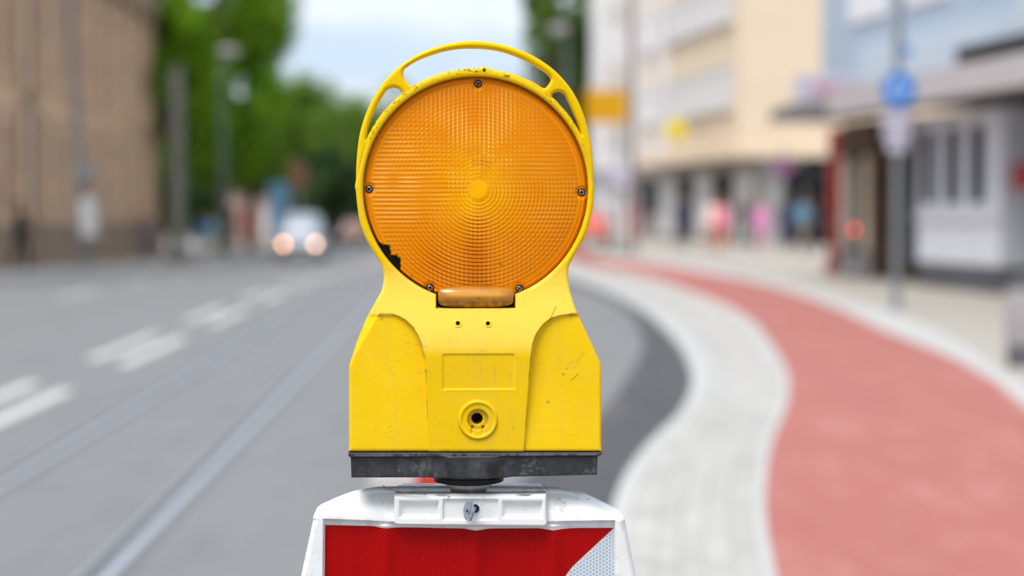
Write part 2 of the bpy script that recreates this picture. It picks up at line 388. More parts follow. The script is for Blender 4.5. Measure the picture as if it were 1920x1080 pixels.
def house_h(x, y, d):
    r = np.hypot(x - LC[0], y - LC[1])
    slope = 17 * ss(505, 668, y)
    low = ss(470, 520, y)
    h = slope * low
    tall = 1.0
    a = arc_side(x, y)
    plane = 7.6 + 8.3 * (y - 586) / 256.0
    depth = np.maximum(h - plane, 0) + 1.1
    h = h - ss(-1.2, 2.2, a) * np.clip(depth, 0, 8) * tall
    xl = np.interp(y, [540, 585, 679, 838], [715, 713, 659, 656.5]); h = h - np.clip(xl - x, 0, 30) * .36 * ss(545, 590, y)
    # label field, ring, holes
    lb = rrect(x, y, 830, 964, 661, 728, 4); h = h - .9 * ss(-1, 2, lb) + .55 * np.exp(-((y - 727) / 1.6) ** 2) * (np.abs(x - 897) < 64)
    rr = np.hypot(x - 895.5, y - 783)
    h = h + 1.7 * ss(37, 34.5, rr) * 1.0 - 1.1 * ss(31.5, 29.5, rr)
    h = h - 3.0 * ss(20.5, 18, rr) - 26 * ss(11, 9, np.hypot(x - 894, y - 781.5))
    h = h - 2.6 * np.maximum(seg(x, y, 885, 797, 885, 806, 4), seg(x, y, 905, 797, 905, 806, 4))
    for hx, hy in ((858.5, 605), (914.5, 605.5)):
        q = np.hypot(x - hx, y - hy); h = h + .7 * ss(8, 6, q) - 16 * ss(4.2, 2.8, q)
    # embossed conformity mark and mould stamps
    ce = np.zeros_like(x)
    for cx in (712, 737):
        q = np.hypot(x - cx, y - 803); ce = np.maximum(ce, (np.abs(q - 12) < 1.5) * (x < cx - 1.5))
    ce = np.maximum(ce, seg(x, y, 726, 803, 735, 803, 1.6))
    ce = np.maximum(ce, seg(x, y, 1064, 798, 1060, 810, 1.5)); ce = np.maximum(ce, seg(x, y, 1060, 810, 1075, 810, 1.5)); ce = np.maximum(ce, seg(x, y, 1070, 795, 1068, 815, 1.2))
    for k in range(9): ce = np.maximum(ce, seg(x, y, 1012 + k * 5, 796 + (k % 3) * 2, 1010 + k * 5 + (k % 2) * 3, 804 - (k % 2), 1.2))
    h = h + .14 * ce
    # fallen-in lens seat and notch
    rec = np.maximum(211.5 - r, notch(x, y))
    h = h - ss(-.8, 1.2, rec) * (h + 14)
    # rim: inner bevel
    bev = np.clip(1 - (r - 211.5) / 6, 0, 1) * (rec < 0); h = h - 1.3 * bev * bev * (y < 545)
    # rounded outer edge and hand-worn unevenness
    R = np.where(y > 560, 6.0, 7.0); k = np.clip(1 - d / R, 0, 1)
    h = h - (1 - np.sqrt(np.clip(1 - k * k, 0, 1))) * np.where(y > 560, 2.6, 3.0) * (1 - .55 * ss(832, 841, y))
    h = h + .18 * (fbm(x, y, 60, 3) - .5) + .35 * ss(.62, .8, vn(x, y, 12, 9)) * (r < 228) * (r > 213) * (y < 300) * (fbm(x, y, 6, 4) - .5)
    return h
def dirt_shade_h(x, y, d):
    r = np.hypot(x - RC[0], y - RC[1]); ang = np.degrees(np.arctan2(y - RC[1], x - RC[0]))
    m = ss(-170, -150, ang) * (1 - ss(-20, -8, ang))
    n = ss(.56, .64, fbm(ang * 6.5, r * 3.0, 8, 5)); n2 = ss(.45, .6, fbm(ang * 4, r * 1.0, 40, 6))
    out = m * n * (.20 + .55 * n2) * ss(214, 217, r) * (r < 232) * .95
    out = np.maximum(out, (1 - ss(2, 4.5, np.hypot(x - 908, (y - 131) * .8))) * ss(.35, .55, fbm(x, y, 5, 2)))
    for a in ((1042, 574, 1030, 600, 1.0), (1036, 588, 1026, 602, .8), (1083, 700, 1070, 712, .6)): out = np.maximum(out, .55 * seg(x, y, *a))
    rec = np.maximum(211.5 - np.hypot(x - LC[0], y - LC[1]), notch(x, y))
    out = np.maximum(out, ss(.2, 1.5, rec))  # lens seat and notch coloured dark for the shade inside
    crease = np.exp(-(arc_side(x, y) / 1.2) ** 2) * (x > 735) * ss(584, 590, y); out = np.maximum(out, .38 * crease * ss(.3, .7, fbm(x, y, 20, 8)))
    out = np.maximum(out, .92 * (1 - ss(9.5, 11, np.hypot(x - 894, y - 781.5))))  # shade inside the hole painted in
    return out
def brown_h(x, y, d):
    s = ss(.62, .80, fbm(x * .6, y, 4, 11)) * ss(.35, .62, fbm(x, y, 50, 12)) * .22 * ss(600, 640, y) * (1 - ss(690, 740, y))
    s = np.maximum(s, .22 * ss(.72, .86, fbm(x, y, 6, 14)) * ss(.55, .7, fbm(x, y, 80, 15)))
    a = arc_side(x, y); s = np.maximum(s, .75 * np.exp(-((a + 1) / 1.3) ** 2) * (x > 725) * ss(.42, .6, fbm(x, y, 14, 20)) * ss(582, 588, y) * (1 - ss(690, 730, y)))
    rr = np.hypot(x - 895.5, y - 783); s = np.maximum(s, .45 * ss(11, 14, rr) * (1 - ss(19, 21, rr))); s = np.maximum(s, .5 * np.exp(-((rr - 36.5) / 1.6) ** 2) * ss(770, 800, y))
    s = np.maximum(s, .38 * (1 - ss(2, 6, d)) * ss(.58, .8, fbm(x, y, 16, 22)) * ss(.3, .7, fbm(x, y, 5, 23)) * (y > 600))
    for q in ((800, 693), (1026, 752), (960, 797), (714, 590), (716, 597), (1071, 590), (1062, 692), (1055, 700)): s = np.maximum(s, .6 * (1 - ss(1.5, 5, np.hypot(x - q[0], y - q[1]))) * ss(.4, .6, fbm(x, y, 4, 25)))
    for g in ((1092, 660, 1072, 695, 1.2), (1050, 690, 1085, 672, .8), (926, 672, 926, 715, .8), (760, 640, 800, 648, 1.6)): s = np.maximum(s, .35 * seg(x, y, *g) * ss(.3, .6, fbm(x, y, 8, 26)))
    return s
def bleach_light_h(x, y, d): return .46 * ss(480, 530, y) * (1 - ss(640, 668, y)) * (1 - ss(-1, 2, arc_side(x, y))) + .10 * fbm(x, y, 30, 31)  # brightness of the upward slope painted in, plus random fading
relief('housing', outline, house_h, YR, 52, M_yel, lamp, 1.0, attrs=dict(dirt=dirt_shade_h, brown=brown_h, bleach=bleach_light_h), origin=LR)

# carrying handle
ho = catmull([(668, 352), (668.5, 310), (673, 262), (680, 232), (690, 204), (706, 173), (730, 142), (759, 117), (795, 96), (838, 82), (886, 76), (935, 81), (984, 96), (1022, 117), (1051, 141), (1077, 174), (1096, 215), (1109, 264), (1113.5, 310), (1114, 352)], 6, False)
hi = arcpts(RC[0], RC[1], 214, 0, -PI, 60)
houter = np.array(ho.tolist() + [(690, 352)] + [(x, y) for x, y in hi[::-1] if 200 < 0] + arcpts(RC[0], RC[1], 216, PI, 2 * PI, 60))
slot_top = catmull([(757, 131), (764, 124), (790, 109), (838, 93.5), (884, 89), (934, 93.5), (980, 109), (1016, 129), (1031, 141), (1034, 149), (1029, 158), (1020, 164.5), (1000, 153), (960, 137.5), (925, 130.5), (892, 128), (850, 132), (815, 142.5), (790, 155), (777, 162), (766, 156), (757, 144)], 5)
slot_l = catmull([(688, 262), (693, 232), (706, 200), (722, 172), (730, 165.5), (740, 163), (750, 168), (755, 177), (745, 186), (722, 211), (703, 238)], 5)
slot_r = catmull([(1091, 252), (1083, 226), (1068, 192), (1060, 176), (1050, 170.5), (1040, 173), (1036, 180), (1046, 190), (1066, 214), (1082, 238)], 5)
def hand_h(x, y, d):
    k = np.clip(1 - d / 6.5, 0, 1); return -.6 - 3.2 * (1 - np.sqrt(np.clip(1 - k * k, 0, 1))) + .15 * (fbm(x, y, 30, 40) - .5)
def hand_b(x, y, d): return .25 * ss(.72, .80, fbm(x, y, 5, 44)) * ss(.5, .65, fbm(x, y, 50, 45))
relief('handle', houter, hand_h, YR, 13, M_yel, lamp, 1.0, holes=[slot_top, slot_l, slot_r], attrs=dict(brown=hand_b), origin=LR, cap=False)

# lens
YL = YR + .0055
def grid_sec(x, y):
    gx = (np.floor((x - LC[0] - 4) / 8.3) + .5) * 8.3; gy = (np.floor((y - LC[1]) / 8.3) + .5) * 8.3
    return np.abs(gx) > np.abs(gy) * 1.15
def lens_pat(x, y):
    r = np.hypot(x - 897, y - 357); R = np.hypot(x - LC[0], y - LC[1])
    zone = (1 - ss(192, 196, R)) * ss(17, 20, r)
    wq = ss(-75, 75, np.abs(x - 897) - np.abs(y - 357)); rib = .62 + (wq * np.abs(np.sin(PI * (y - 354) / 8.3)) + (1 - wq) * np.abs(np.sin(PI * (x - 896) / 8.3)) - .62) * (.75 + .5 * vn(x, y, 30, 62))
    rg = (r / 7.15) % 1.0
    return zone, rib, rg, r, R
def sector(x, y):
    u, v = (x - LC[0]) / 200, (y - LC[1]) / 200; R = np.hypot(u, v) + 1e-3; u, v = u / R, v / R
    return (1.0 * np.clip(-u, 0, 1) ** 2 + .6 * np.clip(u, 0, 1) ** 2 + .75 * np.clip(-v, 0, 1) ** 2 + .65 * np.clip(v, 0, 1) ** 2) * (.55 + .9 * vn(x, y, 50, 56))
def lens_h(x, y, d):
    zone, rib, rg, r, R = lens_pat(x, y)
    dome = 4.5 * (1 - (R / 209) ** 2)
    h = dome + zone * (.27 * (rib - .6) * sector(x, y) + .27 * np.where(rg < .78, rg / .78, (1 - rg) / .22))
    h = h + .5 * ss(19, 16, r) - .5 * ss(198, 201, R) * (1 - ss(203, 205, R)) - 1.2 * ss(205, 209, R)
    for sx, sy in SCREWS: q = np.hypot(x - sx, y - sy); h = h - .9 * ss(14, 10, q) - 2.2 * ss(8.2, 7.0, q)
    return h
SCREWS = [(897, 157), (693.5, 355), (1091.5, 361), (807.5, 539.5), (975, 541.5)]
def l_dirt_shade(x, y, d):
    a = np.degrees(np.arctan2(y - LC[1], x - LC[0])); R = np.hypot(x - LC[0], y - LC[1])
    prof = np.interp(a, [132.5, 134, 138, 141, 142.2, 143.5, 147, 150, 152.5], [0, 8, 20, 16, 9, 14, 18, 7, 0])
    jag = 5.5 * (vn(a * 190, R * .9, 22, 50) - .5) + 2.5 * (vn(a * 60, R * .3, 22, 51) - .5)
    o = ss(-1, 1, R - (210 - prof + jag)) * (prof > .5)
    o = np.maximum(o, .9 * ss(204, 207.5, R) * ss(70, 100, a) * (1 - ss(150, 185, a)))  # shade of the gap painted along the lower-left lens edge
    o = np.maximum(o, .45 * ss(.62, .68, fbm(x, y, 6, 52)) * ss(198, 203, R) * ss(105, 112, a) * (1 - ss(125, 130, a)))
    for g in ((937, 495, 943, 497, 1.5), (957, 454, 957, 455, 1.0)): o = np.maximum(o, .45 * seg(x, y, *g))
    return o
def l_boss_glow(x, y, d):
    zone, rib, rg, r, R = lens_pat(x, y); return np.maximum(.42 * (1 - ss(12, 19, r)) * (.7 + .5 * vn(x, y, 6, 63)),   .62 * np.exp(-(r / 70) ** 2) * (.6 + .6 * vn(x, y, 22, 57))) + .16 * vn(x, y, 90, 53)  # tint of the centre disc plus the inner glow painted around it
def l_rim_shade(x, y, d):
    R = np.hypot(x - LC[0], y - LC[1]); o = .92 * ss(201.5, 205, R) * (.55 + .45 * ss(-.3, .6, (x - LC[0]) / 209)) + .3 * np.exp(-((R - 200) / 1.5) ** 2)  # shadow of the rim painted on the lens edge, stronger to the right
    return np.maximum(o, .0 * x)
def l_groove_shade(x, y, d):  # groove shade, dark interior streaks and outer darkening painted into the amber
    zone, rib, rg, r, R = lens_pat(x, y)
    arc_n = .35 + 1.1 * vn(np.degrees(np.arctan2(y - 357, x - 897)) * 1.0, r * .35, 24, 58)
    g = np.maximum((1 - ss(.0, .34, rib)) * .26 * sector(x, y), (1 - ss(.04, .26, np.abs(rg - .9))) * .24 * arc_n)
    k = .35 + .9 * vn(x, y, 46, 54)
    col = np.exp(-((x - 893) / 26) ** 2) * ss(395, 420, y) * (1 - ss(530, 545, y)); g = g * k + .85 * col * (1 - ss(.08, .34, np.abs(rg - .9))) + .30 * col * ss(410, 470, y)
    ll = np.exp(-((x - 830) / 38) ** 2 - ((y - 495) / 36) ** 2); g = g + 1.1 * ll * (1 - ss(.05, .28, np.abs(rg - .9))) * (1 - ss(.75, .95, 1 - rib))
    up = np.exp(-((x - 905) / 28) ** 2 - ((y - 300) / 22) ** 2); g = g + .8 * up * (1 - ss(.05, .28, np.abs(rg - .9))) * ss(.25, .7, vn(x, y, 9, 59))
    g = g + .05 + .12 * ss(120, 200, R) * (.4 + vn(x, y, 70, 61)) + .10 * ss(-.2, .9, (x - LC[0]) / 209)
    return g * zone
def l_glint(x, y, d):
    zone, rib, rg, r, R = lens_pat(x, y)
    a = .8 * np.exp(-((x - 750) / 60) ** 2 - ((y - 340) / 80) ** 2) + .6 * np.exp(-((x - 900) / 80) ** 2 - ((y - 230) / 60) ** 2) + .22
    gl = np.exp(-((x - 853) / 12) ** 2 - ((y - 332) / 22) ** 2) + .7 * np.exp(-((x - 935) / 30) ** 2 - ((y - 285) / 18) ** 2); cell = (np.abs(np.sin(PI * (x - 896) / 8.3)) > .8) * (np.abs(np.sin(PI * (y - 354) / 8.3)) > .8)  # sky glints painted as pale spots on the rib crests
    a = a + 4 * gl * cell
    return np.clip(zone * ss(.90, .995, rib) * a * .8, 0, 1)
lens_out = arcpts(LC[0], LC[1], 209.3, 0, 2 * PI, 181)[:-1]
relief('lens', lens_out, lens_h, YL, 24, M_amber, lamp, 0.8, attrs=dict(dirt=l_dirt_shade, bright_tone=l_boss_glow, lip=l_rim_shade, groove_shade=l_groove_shade, ridge_glint=l_glint), origin=LR)
# screws
YS = YL - .0008
for k, (sx, sy) in enumerate(SCREWS):
    R = math.hypot(sx - LC[0], sy - LC[1]); base = 4.5 * (1 - (R / 209) ** 2)
    Y0 = YL - base / 1000 + .0022
    def scr_h(x, y, d, sx=sx, sy=sy, k=k):
        q = np.hypot(x - sx, y - sy); a = np.radians(20 + 31 * k); u = (x - sx) * np.cos(a) + (y - sy) * np.sin(a); v = -(x - sx) * np.sin(a) + (y - sy) * np.cos(a)
        cr = np.maximum((np.abs(u) < 1.1) & (np.abs(v) < 4.0), (np.abs(v) < 1.1) & (np.abs(u) < 4.0))
        return 1.6 * np.sqrt(np.clip(1 - (q / 6.6) ** 2, 0, 1)) - 2.6 * cr
    s = relief('screw', arcpts(sx, sy, 5.4, 0, 2 * PI, 25)[:-1], scr_h, Y0, 3, M_screw, lamp, .5, origin=LR)
    hexo = [(sx + 7.9 * math.cos(a), sy + 7.9 * math.sin(a)) for a in np.radians([30, 90, 150, 210, 270, 330])]
    relief('screw_seat', hexo, lambda x, y, d, sx=sx, sy=sy: .5 * ss(1.6, 0, d) * 1.0, Y0, 2, M_blk, s, .8, origin=LR)
# sensor window under the lens
def sens_h(x, y, d):
    v = np.clip((y - 556) / 22, -1, 1); u = np.clip((x - 892) / 72, -1, 1)
    return 13.5 * np.sqrt(1 - .82 * v * v) * (1 - .30 * np.abs(u) ** 6) - 2 * (1 - np.sqrt(np.clip(1 - np.clip(1 - d / 4, 0, 1) ** 2, 0, 1))) - 5
def sens_dark(x, y, d): return np.clip(.75 * ss(560, 568, y) * ss(.3, .6, fbm(x, y, 8, 60)) + (1 - ss(1.5, 3.2, np.hypot(x - 896.5, y - 558.5))) + .5 * (1 - ss(535, 540, y)), 0, 1)  # darker lower part, top edge and one spot
so_ = catmull([(822, 545), (826, 541), (850, 536.8), (892, 534.8), (935, 536.8), (959, 541), (963, 545), (962.5, 560), (958, 571), (930, 576), (892, 577.5), (850, 576), (826, 571), (822, 560)], 6)
relief('sensor_window', so_, sens_h, YR, 12, M_smoke, lamp, 1.0, attrs=dict(dirt=sens_dark, bright_tone=lambda x, y, d: .8 * np.exp(-((y - 551) / 4.5) ** 2) * (1 - ss(40, 66, np.abs(x - 892)))), origin=LR)  # paler band across the middle of the window
# black battery tray with its socket
def tray_h(x, y, d):
    w_ = np.interp(y, [842, 853, 889], [78, 72, 46]); c = np.clip(1 - np.abs(x - 884) / w_, 0, 1)
    lip = 1 - ss(850.5, 852, y)
    h = 15.2 + 2.2 * lip + 5.0 * ss(0, .55, c) * (1 - lip * .75) + .5 * (fbm(x, y, 40, 70) - .5)
    k = np.clip(1 - d / 3, 0, 1); return h - 1.2 * k * k
tout = [(655.5, 842.5), (1126.5, 844.5), (1126.5, 849), (1119, 853), (1117.5, 887), (960, 890), (944, 892), (820, 892), (806, 890.5), (661, 890), (659.5, 853), (655.5, 849)]
relief('battery_tray', tout, tray_h, YR, 50, M_rub, lamp, 1.0, attrs=dict(dirt=lambda x, y, d: .9 * np.exp(-((y - 852.5) / 1.4) ** 2) + .9 * (1 - ss(843.5, 846, y)), bleach=lambda x, y, d: .8 * np.exp(-((y - 848) / 1.8) ** 2) * ss(.35, .6, vn(x, y, 9, 72)) + .5 * ss(.55, .8, fbm(x, y, 50, 73)) * ss(.5, .7, vn(x, y, 5, 74))), origin=LR)  # dark lines along the seam and below the lip, pale scuffs
def zpx(py, Y): return float(at(0, py, Y)[1])
sx_ = lambda px, Y: float(at(px, 900, Y)[0])
zb = LR[2]; cxx = sx_(881, YM)
zd0 = zpx(911, YM - .028); zd1 = zpx(897, YM - .028); zd2 = zpx(886, 1.568)
b = MB().lathe([(.0235, zd0 - LR[2] - .0008), (.027, zd0 - LR[2]), (.0282, zd0 - LR[2] + .001), (.0282, zd0 - LR[2] + .0045), (.0276, zd0 - LR[2] + .005), (.0282, zd0 - LR[2] + .0055), (.0282, zd1 - LR[2]), (.0262, zd1 - LR[2] + .0004), (.0262, zd2 - LR[2] + .002)], (cxx - LR[0], 0, 0), n=64)
b.obj('socket_ring', M_blk, lamp, True)
b = MB().lathe([(.0184, -.0003), (.0184, .0040), (.0182, zd0 - LR[2] + .004)], (cxx - LR[0], 0, 0), n=64)
b.obj('collar', M_coll, lamp, True)
lamp.rotation_euler.z = math.radians(2.2); lamp.location.x -= .0008

# ---- red and white guide board
YB = 1.590
BX, _z = at(882, 1000, YB)
BR = (float(BX), YB, 0.0)
board = empty('guide_board', BR, 0, 'red and white striped guide board in a white plastic frame carrying the yellow warning lamp', 'traffic board')
YEND = 1150
bo = [(551, YEND), (565, 1080), (590.5, 962), (593, 955), (600, 949.5)] + [(630, 936), (662, 924.5), (700, 917), (735, 915.5), (882, 915), (1027, 916.5), (1060, 919.5), (1092, 927), (1130, 944), (1160, 958.5), (1167, 963), (1170, 970), (1192, 1080), (1205, YEND)]
bo = np.array(bo[:5] + catmull(bo[5:15], 5, False).tolist() + bo[15:])
def board_h(x, y, d):
    topy = np.interp(x, bo[4:-4, 0], bo[4:-4, 1]); t_ = y - topy
    cr = np.interp(x, [606, 740, 882, 1020, 1155], [970, 975.5, 977, 975.5, 973])
    u = np.clip((y - topy - 8) / np.maximum(cr - topy - 8, 1), 0, 1); mid = 1 - ss(70, 275, np.abs(x - 882))
    slope = 13 * (ss(.0, 1.0, u) * mid + (1 - mid) * np.clip(1 - (1 - u) ** 3, 0, 1))
    fx = np.minimum(x - np.interp(y, [960, 1150], [611, 609]), np.interp(y, [960, 1150], [1150, 1152]) - x)   # inside the film field
    inside = ss(-3, 1.5, np.minimum(fx, y - cr - .5))
    fl = .0 * x
    for c, s in ((725, 16), (893, 15), (1037, 16)): fl = fl + 3.4 * np.exp(-((x - c) / s) ** 2)
    h = slope * (1 - inside) + inside * (7.5 + fl)
    h = np.where(y > cr, np.where(fx > 0, h, np.where(True, 13 * (1 - inside) + 7.5 * inside, 0)), h)
    k = np.clip(1 - d / 11, 0, 1); kk = 1 - np.sqrt(np.clip(1 - k * k, 0, 1)); h = h - kk * np.where(y > 968, 9, 3.5)
    lipb = np.exp(-((y - (cr + 7)) / 3.2) ** 2) * (fx > 2); h = h + 1.2 * lipb
    return h
def board_dirt(x, y, d):
    cr = np.interp(x, [606, 740, 882, 1020, 1155], [970, 975.5, 977, 975.5, 973]); return .40 * np.exp(-((y - cr) / 1.2) ** 2) * ss(.52, .62, fbm(x, y, 7, 80)) + .22 * ss(.55, .75, fbm(x, y, 14, 81)) * ss(.4, .6, fbm(x, y, 50, 82)) + .4 * ss(.70, .8, fbm(x, y, 4, 83)) * ss(.5, .6, fbm(x, y, 40, 84)) 
relief('frame', bo, board_h, YB, 12, M_wht, board, 1.0, attrs=dict(dirt=board_dirt), origin=BR)
def film_h(x, y, d): return board_h(x, y, np.full_like(x, 50.0)) * 1.0 + .35
def ftop(x): return np.interp(x, [611, 700, 716, 727, 740, 760, 870, 882, 893, 905, 920, 1010, 1025, 1037, 1052, 1080, 1150], [981.5, 983.5, 985.5, 986.5, 986, 985.8, 988, 989.5, 990.5, 989.5, 988, 987.5, 989, 990, 988.5, 987, 986.8])
tx = np.linspace(611.5, 1148.5, 120)
diag = [(1148.5, 988.8), (1128, 1007.5), (1107, 1027), (1088, 1044.5), (1073, 1059), (1062, 1073), (1050, 1092), (1030, 1118), (1004, YEND - 2)]
redp = [(x, float(ftop(x))) for x in tx] + diag + [(610, YEND - 2)]
whp = [(1149, 990.5)] + [(1150.5, YEND - 2), (1006, YEND - 2)] + [(x + 1.6, y + 1.4) for x, y in diag[::-1]][:-1]
relief('red_stripe', redp, film_h, YB, -6.6, M_red, board, 1.0, origin=BR, cap=False)
relief('reflective_stripe', whp, film_h, YB, -6.6, M_wfilm, board, 1.0, origin=BR, cap=False)
# clamp box moulded on the top of the board
def box_h(x, y, d):
    h = np.zeros_like(x)
    for (x0, x1, y0, y1, s, dp) in ((748, 824, 939, 972, 6, 4.2), (830.5, 934, 936.5, 975.5, 1.6, 2.2), (941, 1018, 939, 972, 6, 4.2)):
        q = rrect(x, y, x0, x1, y0, y1, 3); h = h - dp * ss(-1, s, q)
    t_ = np.clip((935 - y) / 7, 0, 1); h = h - 1.6 * t_ * t_
    k = np.clip(1 - d / 3.0, 0, 1); return h - 1.4 * k * k
def box_dirt(x, y, d):
    o = .35 * ss(.62, .75, fbm(x, y, 12, 90)) * (1 - ss(924, 932, y)) + .25 * ss(.66, .74, fbm(x, y, 5, 92)) * ss(.55, .7, fbm(x, y, 26, 93)); return o
boxo = [(739, 928.5), (1024, 928.5), (1025.5, 984), (1020, 987), (744, 984.5), (739.5, 981)]
cl = relief('lamp_clamp', boxo, box_h, YC, 58, M_wht, board, 1.0, attrs=dict(dirt=box_dirt, brown=lambda x, y, d: .8 * seg(x, y, 841, 931, 846, 928, 2.0) + .6 * seg(x, y, 839, 936, 844, 931, 1.2)), origin=BR)
# top face of the clamp, scratched
zk = zpx(928.5, YC) + .0004
nx, ny = 150, 30; V = []; 
xl0, xl1 = sx_(740, YC), sx_(1023.5, YC); yk = YC + .0625
for j in range(ny + 1):
    for i in range(nx + 1):
        u, v = i / nx, j / ny; tap = .0035 * ss(.55, 1, v); V.append((xl0 + tap + u * (xl1 - xl0 - 2 * tap) - BR[0], YC + .0005 + v * (yk - YC) - BR[1], zk + .0005 * ss(.42, .46, v) - .0012 * (v < .01)))
F = [(j * (nx + 1) + i, j * (nx + 1) + i + 1, (j + 1) * (nx + 1) + i + 1, (j + 1) * (nx + 1) + i) for j in range(ny) for i in range(nx)]
top = mesh_obj('top_face', V, F, M_wht, cl, True)
V = np.array(V); xx = V[:, 0] * 2400; yy = V[:, 1] * 2400
dd = .95 * ss(.40, .58, fbm(xx * .25, yy * 1.3, 9, 95)) * ss(.22, .5, fbm(xx, yy, 40, 96)); rad = np.hypot(V[:, 0] + BR[0] - cxx, V[:, 1] + BR[1] - YM)
dd = np.maximum(dd, .75 * ss(.3, .5, fbm(xx, yy, 10, 97)) * (1 - ss(.021, .027, rad))); a_ = top.data.attributes.new('dirt', 'FLOAT', 'POINT'); a_.data.foreach_set('value', np.clip(dd, 0, 1).astype(np.float32))
bb = .9 * ss(.45, .6, fbm(xx, yy, 12, 98)) * (1 - ss(.0205, .0235, rad)); a_ = top.data.attributes.new('brown', 'FLOAT', 'POINT'); a_.data.foreach_set('value', np.clip(bb, 0, 1).astype(np.float32))
# locking bolt: a shank and a notched disc turned sideways
bx, bz = at(888, 954, YC); bx = float(bx) - BR[0]; bz = float(bz)
bolt = MB().tube([(bx + .0015, YC - BR[1] + .004, bz), (bx - .0030, YC - BR[1] - .0085, bz - .0002)], .0021, 14).obj('locking_bolt', M_zinc, board, True)
m = MB(); secs = []
for th in (-.0009, .0009): secs.append([(th, .0072 * math.cos(a) * (1 + .03 * math.cos(6 * a)), .0078 * math.sin(a) * (1 + .03 * math.cos(6 * a))) for a in np.linspace(0, 2 * PI, 37)[:-1]])
m.loft(secs); m.lathe([(.0030, -.0014), (.0030, -.0010)], axis='x', n=16)
dk = m.obj('bolt_disc', M_zinc, bolt); dk.location = (bx - .0036, YC - BR[1] - .0095, bz - .0004); dk.rotation_euler = (0, .10, math.radians(30))
hl = MB().lathe([(.0012, -.0019), (.0012, -.0013)], axis='x', n=12).obj('bolt_socket', M_blk, bolt); hl.location = dk.location; hl.rotation_euler = dk.rotation_euler
MB().lathe([(.0034, YC - BR[1] + .0010), (.0034, YC - BR[1] + .0035)], (bx + .0012, 0, bz), axis='y', n=20).obj('bolt_hole', M_blk, board)
# strands of wire caught on the clamp
m = MB(); x_, z_ = at([718, 722, 724, 726, 742, 770, 800], [909, 913, 918, 917, 920, 925, 927], YC - .001)
m.tube([(float(a) - BR[0], YC - .0015 - BR[1], float(b_)) for a, b_ in zip(x_[2:], z_[2:])], .00035, 5); m.tube([(float(a) - BR[0], YC - .0015 - BR[1], float(b_)) for a, b_ in zip(x_[:4], z_[:4])], .0003, 5)
m.obj('wire_strand', M_groove, board)
# the rest of the board below the picture, and its foot
zl = zpx(YEND, YB); xl, xr = float(at(551, YEND, YB)[0]) - BR[0], float(at(1205, YEND, YB)[0]) - BR[0]
m = MB(); m.box(xl, xr, -.004, .02, .10, zl, .003); m.box(xl, xl + .018, -.012, -.004, .10, zl, .002); m.box(xr - .018, xr, -.012, -.004, .10, zl, .002); m.obj('lower_panel', M_wht, board)
yy0 = -.0052
zz = .14; k = 0; wv = xr - xl - .04; xa = xl + .02; xb = xr - .02
while zz < zl - .02:
    z1 = min(zz + .13, zl - .01)
    off = .10
    (MB().add([(xa, yy0, zz), (xb, yy0, min(zz + off, z1 + off)), (xb, yy0, min(z1 + off, zl)), (xa, yy0, z1)], [(0, 1, 2, 3)])).obj('red_stripe' if k % 2 else 'reflective_stripe', M_red if k % 2 else M_wfilm, board); zz = z1 + .002; k += 1
MB().box(-.42, .42, -.2, .2, .004, .12, .02).obj('foot_plate', M_rub, board)

# ------------------------------------------------------------------ the street
def curve(pts, z, near, far):
    W = [ground(px, py, z) for px, py in pts]; W = [near] + sorted(W, key=lambda p: p[1]) + [far]
    W = np.array(sorted(W, key=lambda p: p[1])); lg = np.log(W[:, 1])
    # monotone smooth interpolation of X over log(Y)
    dx = np.diff(lg); s = np.diff(W[:, 0]) / dx; mk_ = np.zeros(len(W)); mk_[1:-1] = (s[:-1] * dx[1:] + s[1:] * dx[:-1]) / (dx[:-1] + dx[1:]); mk_[0] = s[0]; mk_[-1] = s[-1]
    def f(Y):
        t = np.log(np.asarray(Y, float)); i = np.clip(np.searchsorted(lg, t) - 1, 0, len(lg) - 2); h = lg[i + 1] - lg[i]; u = (t - lg[i]) / h
        return (2 * u ** 3 - 3 * u ** 2 + 1) * W[i, 0] + (u ** 3 - 2 * u ** 2 + u) * h * mk_[i] + (-2 * u ** 3 + 3 * u ** 2) * W[i + 1, 0] + (u ** 3 - u ** 2) * h * mk_[i + 1]
    return f
ZW = .06
cA = curve([(900, 1080), (925, 1000), (975, 905), (1050, 850), (1131, 772), (1178, 707), (1205, 647), (1196, 612), (1155, 570), (1072, 530), (1030, 512)], 0, (-.25, 1.0), (-.9, 160))
cB = curve([(1115, 1080), (1132, 1000), (1149, 944), (1161, 908), (1220, 825), (1273, 772), (1297, 719), (1291, 677), (1261, 630), (1208, 582), (1130, 540), (1072, 513), (1040, 495), (1020, 480)], ZW, (-.1, 1.0), (.4, 160))
cD = curve([(1457, 1080), (1437, 973), (1436, 902), (1451, 819), (1478, 748), (1475, 695), (1445, 642), (1392, 588), (1297, 547), (1179, 503), (1100, 478)], ZW, (.55, 1.0), (3.4, 160))
cE = curve([(2420, 1080), (2150, 880), (1920, 760), (1860, 713), (1771, 665), (1653, 618), (1564, 576), (1439, 535), (1321, 507), (1208, 484), (1140, 470)], ZW, (5.3, 1.0), (4.8, 160))
cF = curve([(2600, 1080), (2200, 850), (1920, 725), (1801, 642), (1682, 588), (1564, 553), (1439, 518), (1321, 492), (1208, 473), (1140, 462)], ZW, (5.9, 1.0), (5.6, 160))
YS_ = np.concatenate([np.linspace(1.0, 6, 8)[:-1], np.geomspace(6, 60, 90)[:-1], np.geomspace(60, 150, 16)])
